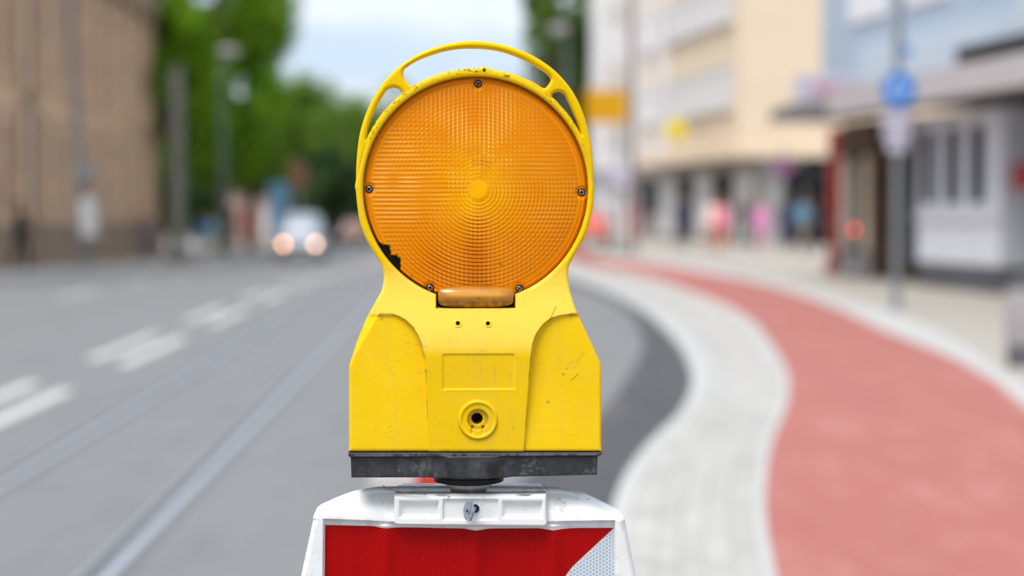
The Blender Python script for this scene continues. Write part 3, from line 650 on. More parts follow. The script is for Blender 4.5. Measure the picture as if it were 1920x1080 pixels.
def strip(name, fl, fr, z, mat, ncol=1, Ys=YS_, **kw):
    V = []; F = []
    for Y in Ys:
        a, b_ = float(fl(Y)), float(fr(Y))
        for c in range(ncol + 1): x = a + (b_ - a) * c / ncol; V.append((x, Y, z + zt(x, Y)))
    for j in range(len(Ys) - 1):
        for c in range(ncol): i = j * (ncol + 1) + c; F.append((i, i + 1, i + ncol + 2, i + ncol + 1))
    return mesh_obj(name, V, F, mat, kind=kw.pop('kind', 'structure'), **kw)
# ground sheet to the horizon
gx = np.concatenate([[-1500, -400, -120], np.linspace(-40, 40, 41), [120, 400, 1500]]); gy = np.concatenate([[-200, -20], np.linspace(0, 160, 60), [300, 700, 2500]])
V = [(x, y, zt(x, y) - .03) for y in gy for x in gx]; n_ = len(gx)
F = [(j * n_ + i, j * n_ + i + 1, (j + 1) * n_ + i + 1, (j + 1) * n_ + i) for j in range(len(gy) - 1) for i in range(n_ - 1)]
mesh_obj('ground', V, F, M_far, kind='structure')
KL = lambda Y: road(-8.9, Y)
strip('road', KL, lambda Y: float(cB(Y)) + .01, 0, M_asph, 10)
strip('fresh_asphalt_strip', cA, lambda Y: float(cB(Y)) + .006, .004, M_asph2, 4)
strip('cycle_path', cD, cE, ZW, M_path, 4)
strip('footway', cF, lambda Y: 30 + 0 * Y, ZW, M_walk, 12)
strip('far_footway', lambda Y: road(-15.5, Y), lambda Y: road(-9.05, Y), .1, plain('far_paving', (.36, .33, .30), .8, .1, 1.0), 4, Ys=np.linspace(4, 150, 50))
# tram rails set in the asphalt
for l0 in (-1.29, -2.20):
    a = strip('tram_rail', lambda Y, l0=l0: road(l0 - .085, Y), lambda Y, l0=l0: road(l0 + .10, Y), .004, M_asph3, 1)
    a['kind'] = 'structure'
    for (u0, u1, mt, nm, zz) in ((-.066, -.050, M_steel, 'rail_edge', .009), (-.042, .010, M_groove, 'rail_groove', .008), (.014, .060, M_steel, 'rail_head', .010)):
        c = strip(nm, lambda Y, l0=l0, u0=u0: road(l0 + u0, Y), lambda Y, l0=l0, u1=u1: road(l0 + u1, Y), zz, mt, 1); del c['kind']; c.parent = a
# lane dashes
dash_root = empty('lane_markings', (0, 0, 0)); dash_root['kind'] = 'structure'
for l0 in (-2.86, -3.23):
    Y = 4.4 if l0 > -3 else 5.0
    while Y < 95:
        V = []; F = []
        for k in range(7):
            y = Y + .2 + 3.8 * k / 6
            for s in (-.062, .062): x = road(l0 + s, y); V.append((x, y, zt(x, y) + .006))
        F = [(2 * k, 2 * k + 1, 2 * k + 3, 2 * k + 2) for k in range(6)]
        mesh_obj('lane_dash', V, F, M_paint, dash_root); Y += 6.1
for Y in (30.4, 36.5, 42.5, 48.5):
    V = []
    for y in (Y, Y + 3):
        for s in (-.06, .06): x = road(-6.1 + s, y); V.append((x, y, zt(x, y) + .006))
    mesh_obj('lane_dash', V, [(0, 1, 3, 2)], M_paint, dash_root)
# far kerb
fk = empty('far_kerb'); fk['kind'] = 'structure'
for k in range(60):
    Y0 = 20 + k * 1.5; V = []
    for y in (Y0, Y0 + 1.48):
        for s in (-9.05, -8.9):
            x = road(s, y); V += [(x, y, zt(x, y) - .02), (x, y, zt(x, y) + .12)]
    mesh_obj('kerb_stone', V, [(0, 1, 3, 2), (4, 6, 7, 5), (1, 5, 7, 3), (0, 4, 5, 1), (2, 3, 7, 6)], M_kerb, fk)
# paved verge between carriageway and cycle path: kerb stones, blocks, edging
verge = strip('paved_verge', lambda Y: float(cB(Y)) + .01, cD, ZW - .007, M_pavB, 3)
def lerp(Y, t): a, b_ = float(cB(Y)), float(cD(Y)); return a + (b_ - a) * t
def stone(name, Y0, Y1, t0, t1, mat, parent, z=ZW, low=.08, mb=None, f=lerp, nsub=1, gap=.002):
    V = []; F = []
    for k in range(nsub + 1):
        y = Y0 + gap + (Y1 - Y0 - 2 * gap) * k / nsub; a = f(y, t0) + gap; b_ = f(y, t1) - gap; za = zt(a, y); zj = random.uniform(-.0015, .0015)
        V += [(a, y, za + z - low), (a, y, za + z + zj), (b_, y, za + z + zj), (b_, y, za + z - low)]
    for k in range(nsub):
        o = 4 * k
        for c in range(3): F.append((o + c, o + c + 4, o + c + 5, o + c + 1))
    F.append((0, 1, 2, 3)); o = 4 * nsub; F.append((o + 3, o + 2, o + 1, o))
    if mb is not None: mb.add(V, F); return
    return mesh_obj(name, V, F, mat, parent)
Y = 5.2
while Y < 34:
    stone('kerb_stone', Y, Y + .8, 0, .14, M_kerb, verge, low=.10, nsub=3)
    stone('edging_stone', Y, Y + .8, .92, 1.0, M_kerb, verge, nsub=3, low=.05); Y += .8
mk_, me_ = MB(), MB()
while Y < 120: stone('', Y, Y + 1.5, 0, .14, None, None, mb=mk_, low=.1, nsub=2); stone('', Y, Y + 1.5, .92, 1, None, None, mb=me_, nsub=2, low=.05); Y += 1.5
mk_.obj('far_kerb_stones', M_kerb, verge, kind='stuff'); me_.obj('far_edging_stones', M_kerb, verge, kind='stuff')
cols = [(.14, .32), (.32, .46), (.46, .61), (.61, .765), (.765, .92)]
far = [MB() for _ in cols]; Y = 5.2; nb = 0
while Y < 60:
    ln = .22 if Y < 16 else .5
    for c, (a, b_) in enumerate(cols):
        off = ln / 2 if c % 2 else 0
        near_ = Y < 12.6
        mt = M_pavA if c == 1 else (M_pavA if near_ else (M_pavB if c == 0 else M_pavC))
        if Y > 5.9 and Y + off < 16 and nb < 295:
            stone('paving_block', Y + off, Y + off + ln, a, b_, mt if random.random() < .8 else M_pavA, verge, low=.025); nb += 1
        else: stone('', Y + off, Y + off + ln, a, b_, None, None, mb=far[c], low=.025)
    Y += ln
for c, m in enumerate(far): m.obj('far_paving_blocks', [M_pavB, M_pavA, M_pavC, M_pavC, M_pavC][c], verge, kind='stuff')
# kerb strip between cycle path and footway
band = strip('footway_edge_band', cE, cF, ZW - .02, M_pavB, 1)
def lerp2(Y, t): a, b_ = float(cE(Y)), float(cF(Y)); return a + (b_ - a) * t
Y = 9.0
while Y < 45: stone('edging_stone', Y, Y + .6, 0, 1, M_kerb, band, z=ZW + .004, f=lerp2, low=.04, nsub=2); Y += .6
m = MB()
while Y < 120: stone('', Y, Y + 2, 0, 1, None, None, mb=m, z=ZW + .004, f=lerp2, low=.04); Y += 2
m.obj('far_edging_stones', M_kerb, band, kind='stuff')
# ------------------------------------------------------------------ buildings
M_sand = plain('sandstone', (.70, .49, .33), .85, .22, .9, bump=.4); M_sand2 = plain('sandstone_trim', (.66, .49, .34), .85, .15, 1.5)
M_sand3 = plain('sandstone_dark', (.30, .22, .16), .85, .2, 1.2)
t = NT('window_glass'); t.set(Base_Color=t.ramp(t.noise(.7, 3), .3, .7, (.06, .075, .09, 1), (.16, .19, .22, 1)), Roughness=.08, Specular_IOR_Level=.8); M_glass = t.m
t = NT('screen_glass_sky'); t.set(Base_Color=(.34, .39, .45), Roughness=.12, Metallic=.3); M_screen = t.m  # windscreen base kept pale to stand in for reflected sky
t = NT('dark_glass'); t.set(Base_Color=(.007, .008, .009), Roughness=.5, Specular_IOR_Level=.15); M_dglass = t.m
M_frame = plain('window_frame_paint', (.68, .66, .64), .6, .08, 3)
M_cream = plain('cream_render', (.80, .65, .48), .85, .04, .5, bump=.1); M_cream2 = plain('cream_side', (.72, .60, .45), .85, .04, .5)
M_pale = plain('pale_panel', (.80, .79, .82), .7, .06, .8); M_grey = plain('grey_panel', (.36, .35, .35), .6, .08, 1.0); M_dgrey = plain('dark_grey', (.10, .10, .11), .6, .15, 1.0)
M_blue = plain('blue_grey_render', (.42, .50, .60), .8, .04, .5); M_blue2 = plain('light_blue_panel', (.55, .62, .70), .7, .04, .6)
M_fasc2 = plain('dark_fascia', (.22, .20, .20), .6, .08, 1.0)
M_fascia = plain('fascia', (.50, .46, .46), .6, .06, 1.0); M_lav = plain('sign_white', (.50, .47, .56), .5, .04, 1.0)
M_redcol = plain('red_column_paint', (.36, .05, .05), .5, .15, 2); M_kiosk = plain('kiosk_white', (.70, .71, .77), .55, .04, 1.0)
M_brown = plain('shop_brown', (.13, .085, .06), .7, .3, 1.5); M_pink = plain('sign_red', (.62, .10, .17), .5, .05); M_mag = plain('magenta_sign', (.24, .09, .19), .5, .05)
M_pole = plain('galvanised_pole', (.30, .34, .37), .45, .12, 4, .3); M_pgreen = plain('green_grey_pole', (.10, .14, .12), .6, .15, 3); M_rust = plain('brown_pole', (.20, .15, .14), .6, .15, 3)
M_conc = plain('weathered_stone', (.17, .165, .14), .85, .2, 2); M_black = plain('matt_black', (.012, .012, .014), .6, .2, 3)
M_ysign = plain('yellow_sign', (.68, .33, .0), .45, .05, 2); M_ysign2 = plain('yellow_shop_sign', (.82, .62, .03), .45, .05, 2)
M_bsign = plain('blue_sign', (.0, .19, .62), .8, .05, 3, spec=.05); M_wsign = plain('white_sign', (.74, .74, .76), .5, .04, 3); M_red2 = plain('red_paint', (.55, .03, .02), .4, .1, 3)

def oriented(name, p0, heading, **kw):  # root at p0, local +x along the facade, local +y into the building
    return empty(name, p0, heading, **kw)
def window(parent, x0, x1, z0, z1, y=0.0, frame=M_frame, glass=M_glass, fw=.07, mull=0, sill=True):
    m = MB(); d0, d1 = y - .05, y - .002
    m.box(x0, x0 + fw, d0, d1, z0, z1).box(x1 - fw, x1, d0, d1, z0, z1).box(x0 + fw, x1 - fw, d0, d1, z0, z0 + fw).box(x0 + fw, x1 - fw, d0, d1, z1 - fw, z1)
    for k in range(mull): xm = x0 + (x1 - x0) * (k + 1) / (mull + 1); m.box(xm - fw / 2, xm + fw / 2, d0 + .004, d1, z0 + fw, z1 - fw)
    w_ = m.obj('window', frame, parent)
    MB().box(x0 + fw, x1 - fw, y - .025, y - .004, z0 + fw, z1 - fw).obj('pane', glass, w_)
    if sill: MB().box(x0 - .06, x1 + .06, y - .12, y - .002, z0 - .08, z0 - .003).obj('sill', frame, w_)
    return w_
HR = math.atan2(1, ROADK)               # heading of +x along the road
# sandstone building across the street: local x runs towards us
YA, YE = 86.0, 34.0; x0 = road(-13.0, YA); zg = zt(x0, YA)
sb = empty('sandstone_building', (x0, YA, zg), HR + PI, label='brown sandstone building with tall narrow windows across the street behind the light', cat='building')
Lb = YA - YE
# the facade faces +road side: local y must point to the building, so mirror by building on -y -> use +y = away from road
def sbx(m, a, b_, y0, y1, z0, z1): return m.box(a, b_, y0, y1, z0, z1)
# heading HR+PI: local x = towards camera, local y = right turn of it -> points to +X (street); building lies on -y
MB().box(0, Lb, -14, 0, -.6, 12.6).obj('wall', M_sand, sb)
MB().box(-.1, Lb, .003, .22, -.6, 1.5).box(-.22, -.003, -14, .22, -.6, 1.5).obj('plinth', M_sand3, sb)
MB().box(-.6, Lb, .003, .22, 4.9, 5.35).box(-.6, -.003, -14, .45, 4.9, 5.35).obj('string_course', M_sand, sb)
MB().box(-.5, Lb, .003, .6, 9.7, 10.2).box(-.5, -.003, -14, .6, 9.7, 10.2).obj('cornice', M_sand3, sb)
MB().box(-.8, -.23, -.9, .9, 5.36, 5.5).box(-.8, -.7, -.9, .9, 5.5, 6.2).obj('balcony', M_sand2, sb)
def swin(x, z0, z1, wd):
    m = MB(); y = .003
    m.box(x - wd / 2 - .25, x - wd / 2, y, .16, z0 - .1, z1 + .1).box(x + wd / 2, x + wd / 2 + .25, y, .16, z0 - .1, z1 + .1).box(x - wd / 2 - .35, x + wd / 2 + .35, y, .26, z1 + .103, z1 + .38).box(x - wd / 2 - .3, x + wd / 2 + .3, y, .24, z0 - .3, z0 - .103)
    w_ = m.obj('window', M_sand2, sb); MB().box(x - wd / 2, x + wd / 2, .004, .03, z0 - .1, z1 + .1).obj('pane', M_dglass, w_)
    MB().box(x - .04, x + .04, .032, .07, z0 - .1, z1 + .1).box(x - wd / 2, x + wd / 2, .032, .065, z0 + (z1 - z0) * .62, z0 + (z1 - z0) * .62 + .08).obj('glazing_bar', M_frame, w_)
for k in range(15):
    x = 2.4 + k * 3.4
    for z0, z1, wd in ((1.9, 4.3, 1.0), (6.0, 9.0, 1.1), (10.7, 12.0, .9)): swin(x, z0, z1, wd)
    if k % 1 == 0: MB().box(x + 1.35, x + 2.05, .003, .42, 1.503, 4.897).box(x + 1.35, x + 2.05, .003, .42, 5.353, 9.697).obj('pilaster', M_sand2 if k % 4 else M_sand, sb)
MB().tube([(27.2, .35, -.3), (27.2, .35, 12.4)], .16, 10).box(26.9, 27.5, .1, .6, 9.0, 9.5).obj('downpipe', M_sand3, sb)

# cream building on the far corner
th = math.atan2(1, (440 - CX) / FPX); YC0 = 75.0; xc, _ = at(1385, 400, YC0); xc = float(xc)
M_pane = plain('curtained_pane', (.72, .71, .72), .5, .1, 1.0)
cb = empty('cream_corner_building', (xc, YC0, ZW), th, label='cream rendered building with rows of pale windows above a grey shop floor', cat='building')
# local x: away along the street, local y: to the left (street side); building lies on -y
MB().box(0, 19, -14, 0, 3.35, 15).obj('upper_wall', M_cream, cb)
MB().box(.3, 18.7, -13.7, -.9, 0, 3.346).obj('shop_wall', M_grey, cb)
MB().box(-.004, 19, .002, .25, 3.3, 3.62).box(-.28, -.003, -14, .25, 3.3, 3.62).obj('soffit_band', M_cream2, cb)
for z0 in (5.05, 8.35, 11.6):
    for k in range(6): 
        m = MB(); x = 1.0 + k * 2.9; z0 += .25 if k == 0 else 0; m.box(x, x + 2.5, .003, .10, z0, z0 + .1).box(x, x + 2.5, .003, .10, z0 + 1.5, z0 + 1.6).box(x, x + .1, .003, .1, z0 + .1, z0 + 1.5).box(x + 2.4, x + 2.5, .003, .1, z0 + .1, z0 + 1.5).box(x + 1.2, x + 1.3, .003, .1, z0 + .1, z0 + 1.5)
        w_ = m.obj('window', M_frame, cb); MB().box(x + .1, x + 2.4, .004, .04, z0 + .1, z0 + 1.5).obj('pane', M_pane, w_); MB().box(x - .05, x + 2.55, .003, .22, z0 - .12, z0 - .004).obj('sill', M_frame, w_)
MB().box(12.6, 13.4, .003, .3, 3.7, 15).box(16.6, 17.2, .003, .3, 3.7, 15).obj('pilaster', M_pale, cb)
# shop front under the overhang, facing the camera
for k, (a, b_, mt) in enumerate(((-1.0, -.95, M_grey), (-2.5, -1.9, M_dglass), (-3.9, -2.7, M_dglass), (-7.4, -5.4, M_dglass), (-9.6, -7.6, M_dglass))):
    m = MB().box(.17, .297, a, b_, .1, 2.9); m.obj('shop_window' if mt is M_dglass else 'shop_panel', mt, cb)
for k in range(5): x = 1.2 + k * 3.4; window_m = MB().box(x, x + 2.6, -.897, -.80, .2, 2.8).obj('shop_window', M_dglass if k % 2 else M_pane, cb)
MB().box(-.12, .165, -4.3, -2.6, 2.2, 3.25).obj('dark_shop_sign', M_black, cb)
def thing_at(name, mb, mat, px, py, Y, label, cat, **kw):
    x, z = at(px, py, Y); o = mb.obj(name, mat, None, label=label, cat=cat, **kw); o.location = (float(x), Y, float(z)); return o
m = MB().lathe([(.30, -.06), (.36, -.05), (.36, .05), (.30, .06)], axis='y', n=24)
sg = thing_at('round_shop_sign', m, M_mag, 1468, 312, 72.0, 'round magenta sign hanging in front of the cream building', 'sign')
MB().box(-.025, .025, -.02, .02, .36, .75).obj('bracket', M_dgrey, sg)
m = MB().box(-.42, .42, -.08, .08, -.38, .38, .03); sg = thing_at('yellow_shop_sign', m, M_ysign2, 1268, 243, 80.0, 'square yellow sign sticking out from the cream building facade', 'sign')
MB().box(.42, 1.5, -.03, .03, -.03, .03).obj('bracket', M_dgrey, sg)

# tall pale building further back with its shop wing
xw, _ = at(1112, 400, 96.0); pw = empty('pale_tower_building', (float(xw), 96.0, ZW), 0, label='tall pale lavender white building between the trees and the cream building', cat='building')
MB().box(0, 2.2, 0, 9, 3.2, 16).obj('tower_wall', M_pale, pw); MB().box(.05, 2.15, .3, 8.8, 0, 3.196).obj('base_wall', M_wsign, pw)
MB().box(2.203, 3.6, 1.5, 9, 0, 14).obj('side_wall', plain('pinkish_render', (.70, .62, .60), .8, .05, 1), pw)
for k in range(5): MB().box(2.4, 3.3, 1.42, 1.497, 1.2 + k * 2.7, 2.9 + k * 2.7).obj('window', M_glass, pw)
for k in range(4): MB().box(.5, 1.7, -.05, -.003, 4.4 + k * 3.0, 5.6 + k * 3.0).obj('window', M_frame, pw)
MB().box(-.05, 2.25, -.2, -.003, 3.0, 3.3).obj('ledge', M_grey, pw)

# blue grey shop building on the right, with its canopy
DIR = Vector((-.149, .989, 0)).normalized(); thb = math.atan2(DIR.y, DIR.x); P0 = Vector((7.2, 32.0, ZW))
bb = empty('blue_grey_shop_building', tuple(P0), thb, label='blue grey building with a long brown canopy above a row of shops', cat='building')
# local x away along the street; local y towards the street; building on -y
MB().box(-14, 7.4, -10, 0, 3.3, 12).obj('upper_wall', M_blue, bb)
MB().box(-3.4, 4.9, .003, .08, 3.55, 4.25).obj('light_panel', M_blue2, bb)
MB().box(-14, -2.4, .003, .1, 3.85, 5.6).obj('light_panel', M_blue2, bb)
MB().box(-14, -1.7, .085, .75, 3.42, 3.72).obj('awning_box', M_black, bb)
for k in range(6): window(bb, -12 + k * 3.1, -9.9 + k * 3.1, 4.75, 6.6, 0.0, M_wsign, M_pale, .1, 1, False).rotation_euler = (0, 0, 0)
for o in list(bb.children):
    if o.name.startswith('window'): o.scale = (1, -1, 1)
cn = MB().box(-14, 7.0, .003, 1.0, 2.98, 3.296); cn.obj('canopy', M_fasc2, bb)
MB().box(-14, 3.6, 1.003, 1.08, 2.95, 3.40).obj('canopy_fascia', M_fascia, bb); MB().box(3.603, 7.3, 1.003, 1.08, 2.98, 3.22).obj('canopy_fascia', M_fasc2, bb)
MB().box(-14, -4.4, -10, 0, 0, 2.976).box(2.0, 7.2, -10, -.9, 0, 2.976).box(5.4, 7.2, -.897, -.35, 0, 2.974).obj('shop_wall', M_brown, bb)
for a, b_, mt in ((2.3, 3.6, M_dglass), (3.9, 5.0, M_glass), (5.2, 6.6, M_dglass)): MB().box(a, b_, -.897, -.82, .3, 2.6).obj('shop_window', mt, bb)
for k, (a, b_, z0, z1, mt) in enumerate(((5.45, 5.8, .5, 2.3, M_cream2), (5.9, 6.2, .5, 2.4, M_dglass), (6.3, 6.65, .5, 2.1, M_grey), (6.75, 7.1, .5, 2.3, M_cream2), (5.45, 7.15, .05, .42, M_grey))):
    MB().box(a, b_, -.347, -.30, z0, z1).obj('shopfront_panel', mt, bb)
for k in range(3):
    w_ = MB().box(-13.6 + k * 3.1, -11.0 + k * 3.1, .003, .05, .45, 2.6).obj('shop_window', M_frame, bb); MB().box(-13.5 + k * 3.1, -11.1 + k * 3.1, .051, .06, .55, 2.5).obj('pane', M_glass, w_)
rc = MB().box(-.12, .12, -.12, .12, 0, 2.92, .01); x, y = ground(1566, 513, ZW); o = rc.obj('red_column', M_redcol, None, label='dark red square column holding up the end of the shop canopy', cat='column'); o.location = (x, y, ZW); o.rotation_euler.z = thb
MB().box(-.17, .17, -.17, .17, 0, .25, .01).obj('base_block', M_redcol, o)
# box sign with red lettering on the canopy
xs_, zs_ = at(1553, 168, 37.5); sgn = empty('canopy_box_sign', (float(xs_), 37.5, float(zs_)), math.radians(-4), 'long pale box sign with blurred red lettering standing on the shop canopy', 'sign')
MB().box(-.62, .62, -.12, .12, -.27, .27, .02).obj('sign_box', M_lav, sgn)
for k in range(7):
    xx0 = -.25 + k * .11; m = MB(); hgt = .075 if k % 3 else .11
    m.box(xx0, xx0 + .028, -.135, -.122, -.075, hgt); 
    if k % 2: m.box(xx0 + .03, xx0 + .075, -.135, -.122, -.075, -.045)
    else: m.box(xx0 + .03, xx0 + .075, -.135, -.122, hgt - .03, hgt)
    m.box(xx0 + .05, xx0 + .078, -.134, -.121, -.042, hgt - .033); m.obj('letter', M_pink, sgn)
for s in (-.5, .5): MB().box(s - .03, s + .03, -.03, .03, -.55, -.272).obj('sign_foot', M_dgrey, sgn)
# white kiosk front with three dark windows
ks = empty('white_kiosk', tuple(P0 + DIR * -1.95 + Vector((-.12, 0, 0))), thb, 'white kiosk front with three narrow dark windows and a grey plinth under the canopy', 'kiosk')
MB().box(0, 3.55, -3, 0, .42, 2.85).obj('wall', M_kiosk, ks); MB().box(.03, 3.52, -2.97, -.03, 0, .417).obj('plinth', M_dgrey, ks)
MB().box(.1, 3.0, .003, .05, 2.66, 2.82).obj('name_board', M_frame, ks)
for x_ in (.50, 1.55, 2.60):
    w_ = MB().box(x_ - .05, x_, .003, .06, 1.33, 2.63).box(x_ + .62, x_ + .67, .003, .06, 1.33, 2.63).box(x_, x_ + .62, .003, .06, 1.33, 1.38).box(x_, x_ + .62, .003, .06, 2.58, 2.63).obj('window', M_kiosk, ks)
    MB().box(x_, x_ + .62, .004, .03, 1.38, 2.58).obj('pane', M_dglass, w_)
MB().box(.02, 3.5, .003, .09, 1.12, 1.2).obj('counter_ledge', M_wsign, ks)
x, z = at(1911, 330, 29.5); o = MB().box(-.03, .03, -.16, .16, -.2, .2, .01).obj('small_red_sign', M_redcol, None, label='small red sign hanging at the right end of the white kiosk', cat='sign'); o.location = (float(x) + .05, 29.5, float(z)); o.rotation_euler.z = math.radians(60)
MB().box(-.012, .012, -.02, .02, .2, 1.0).obj('hanger', M_dgrey, o)

# low far building and hedges under the trees
xf, _ = at(405, 400, 112); lf = empty('low_far_building', (float(xf), 112, zt(-10, 112)), 0, label='low pinkish beige building under the trees beyond the crossing', cat='building')
MB().box(0, 3.6, 0, 6, 0, 3.1).obj('wall', plain('beige_pink', (.42, .31, .26), .8, .2, .9), lf); MB().box(-.2, 3.8, -.3, 6.2, 3.103, 3.3).obj('roof', M_sand3, lf)
for a, mt in ((.4, M_dglass), (1.5, M_redcol), (2.6, M_frame)): MB().box(a, a + .7, -.06, -.003, .4, 2.1).obj('door' if mt is M_redcol else 'window', mt, lf)

# ------------------------------------------------------------------ poles, lamps and signs
M_mast = plain('dull_grey_pole', (.20, .21, .22), .6, .12, 3)
def pole_thing(name, px, Y, h, r, mat, label, cat='street lamp', group=None, zb=None):
    x, _ = at(px, 400, Y); x = float(x); z0 = zt(x, Y) if zb is None else zb
    o = empty(name, (x, Y, z0), 0, label, cat, group)
    MB().tube([(0, 0, -.02), (0, 0, h * .3), (0, 0, h)], [r * 1.15, r, r * .8], 12).obj('pole', mat, o)
    MB().lathe([(r * 1.9, -.02), (r * 1.9, .12), (r * 1.2, .25)], n=16).obj('pole_base', mat, o)
    return o
def ball_head(o, h, dx=.25, r=.35):
    MB().tube([(0, 0, h - .1), (dx * .5, 0, h + .15), (dx, 0, h + .12)], .05, 8).obj('arm', M_pole, o)
    MB().lathe([(.02, .22), (r * .7, .17), (r, .04), (r * .95, 0), (.05, -.02)], (dx, 0, h - .05), n=20).obj('lamp_head', M_grey, o)
    MB().lathe([(.03, -.16), (r * .6, -.1), (r * .85, -.01), (.03, 0)], (dx, 0, h - .07), n=20).obj('diffuser', M_pale, o)
o = pole_thing('mast', 160, 52, 13.5, .105, M_mast, 'tall grey mast with a white box near its foot in front of the sandstone building', 'mast')
MB().box(-.02, .38, -.28, -.14, .95, 1.95, .02).obj('white_box', M_wsign, o); MB().box(-.05, .36, -.27, -.13, 2.4, 2.8, .02).obj('sign_plate', M_pole, o)
o.rotation_euler.y = math.radians(-2.6)
o = pole_thing('signal_pillar', 333, 66, 6.6, .24, M_conc, 'thick weathered grey pillar at the corner of the sandstone building', 'pillar')
MB().box(-.55, -.28, -.15, .15, 4.4, 5.4, .03).obj('signal_head', M_black, o); MB().box(-.4, .4, -.4, .4, -.05, .5, .03).obj('pillar_foot', M_conc, o)
o = pole_thing('street_lamp', 418, 80, 8.3, .12, M_pgreen, 'tall street lamp in front of the big tree left of the van'); ball_head(o, 8.3, .25, .45)
o = pole_thing('street_lamp', 607, 120, 5.1, .15, M_pgreen, 'short distant street lamp in front of dark foliage just behind the van'); ball_head(o, 5.1, .1, .45)
o = pole_thing('street_lamp', 1062, 78, 8.4, .16, M_pgreen, 'tall street lamp seen behind the right side of the handle', zb=ZW); ball_head(o, 8.4, -.3, .45)
o = pole_thing('utility_pole', 1184, 62, 13, .10, M_rust, 'tall thin brown pole beside the yellow direction sign', 'pole', zb=ZW)
for k in range(3): MB().lathe([(.125, .55 + k * .35), (.125, .72 + k * .35)], n=12).obj('red_band', M_red2, o)
o = pole_thing('direction_sign', 1160, 60, 5.2, .06, M_pole, 'yellow rectangular direction sign on a slim pole before the pale building', 'sign', zb=ZW)
MB().box(-1.0, .25, -.12, -.07, 3.92, 4.92, .02).obj('sign_panel', M_ysign, o)
MB().box(-.35, .35, -.12, -.07, 2.0, 2.6, .02).obj('small_panel', M_lav, o)
o = pole_thing('sign_post', 560, 92, 3.6, .07, M_pole, 'orange brown sign on a slim post in front of the distant trees', 'sign')
MB().box(-.42, .42, -.12, -.07, 2.9, 4.1, .02).obj('sign_panel', plain('orange_brown', (.26, .13, .08), .6, .1), o)
x, _ = at(522, 400, 88); bn = empty('blue_banner', (float(x), 88, zt(-9, 88)), 0, 'upright light blue banner stand beside the road behind the van', 'banner')
MB().box(-.42, .42, -.03, .03, .5, 3.15, .01).obj('banner_panel', plain('banner_blue', (.26, .52, .74), .5, .08), bn); MB().box(-.03, .03, .032, .08, 0, 3.0).obj('post', M_pole, bn); MB().box(-.3, .3, -.3, .3, 0, .08).obj('foot', M_dgrey, bn)
# blue round path sign on its grey post
x, y = ground(1680, 583, ZW)
o = empty('path_sign', (x, y, ZW), math.radians(2), 'grey post beside the red path with a round blue sign and white plates', 'sign')
MB().tube([(0, 0, -.02), (0, 0, 5.2)], .052, 14).obj('pole', M_mast, o); MB().lathe([(.10, -.01), (.10, .03), (.06, .05)], n=16).obj('pole_base', M_pole, o)
zc = float(at(1680, 168, y)[1]) - ZW; rs = 31.5 / FPX * y
f = MB().lathe([(rs, -.055), (rs, -.052)], (0, 0, zc), axis='y', n=40).obj('round_sign', M_bsign, o)
m = MB().lathe([(rs, -.057), (rs, -.0565)], (0, 0, zc), axis='y', n=40); V = m.v[:40]
rim = MB(); n = 48
for k in range(n):
    t_ = 2 * PI * k / n; rim.v += [(rs * .90 * math.cos(t_), -.0575, zc + rs * .90 * math.sin(t_)), (rs * .95 * math.cos(t_), -.0575, zc + rs * .95 * math.sin(t_))]; k2 = (k + 1) % n; rim.f.append((2 * k, 2 * k + 1, 2 * k2 + 1, 2 * k2))
def ped(cx, cz, s):
    m = MB(); y_ = -.060
    m.lathe([(.05 * s, y_), (.05 * s, y_ + .002)], (cx, 0, cz + .30 * s), axis='y', n=14)
    m.add([(cx - .07 * s, y_, cz + .22 * s), (cx + .07 * s, y_, cz + .22 * s), (cx + .11 * s, y_, cz - .02 * s), (cx - .11 * s, y_, cz - .02 * s)], [(0, 1, 2, 3)])
    m.add([(cx - .07 * s, y_, cz - .022 * s), (cx - .01 * s, y_, cz - .022 * s), (cx - .05 * s, y_, cz - .3 * s), (cx - .10 * s, y_, cz - .3 * s)], [(0, 1, 2, 3)])
    m.add([(cx + .01 * s, y_, cz - .022 * s), (cx + .07 * s, y_, cz - .022 * s), (cx + .11 * s, y_, cz - .3 * s), (cx + .06 * s, y_, cz - .3 * s)], [(0, 1, 2, 3)]); return m
ped(-.035, zc + .01, .36).obj('adult_symbol', M_wsign, f); ped(.055, zc - .03, .22).obj('child_symbol', M_wsign, f)
for z0, z1, hw in ((232, 208, .18), (262, 236, .17), (285, 266, .12)):
    a = float(at(0, z0, y)[1]) - ZW; b_ = float(at(0, z1, y)[1]) - ZW; MB().box(-hw - .02, hw - .02, -.060, -.054, a, b_).obj('plate', M_lav, o)
z1 = float(at(0, 95, y)[1]) - ZW; MB().box(.056, .15, -.03, -.024, z1 - .06, z1 + .06, .002).obj('small_blue_plate', M_bsign, o)
for z_ in (zc + .12, zc - .12): MB().box(-.05, .05, -.044, .05, z_ - .012, z_ + .012).obj('clamp', M_pole, o)

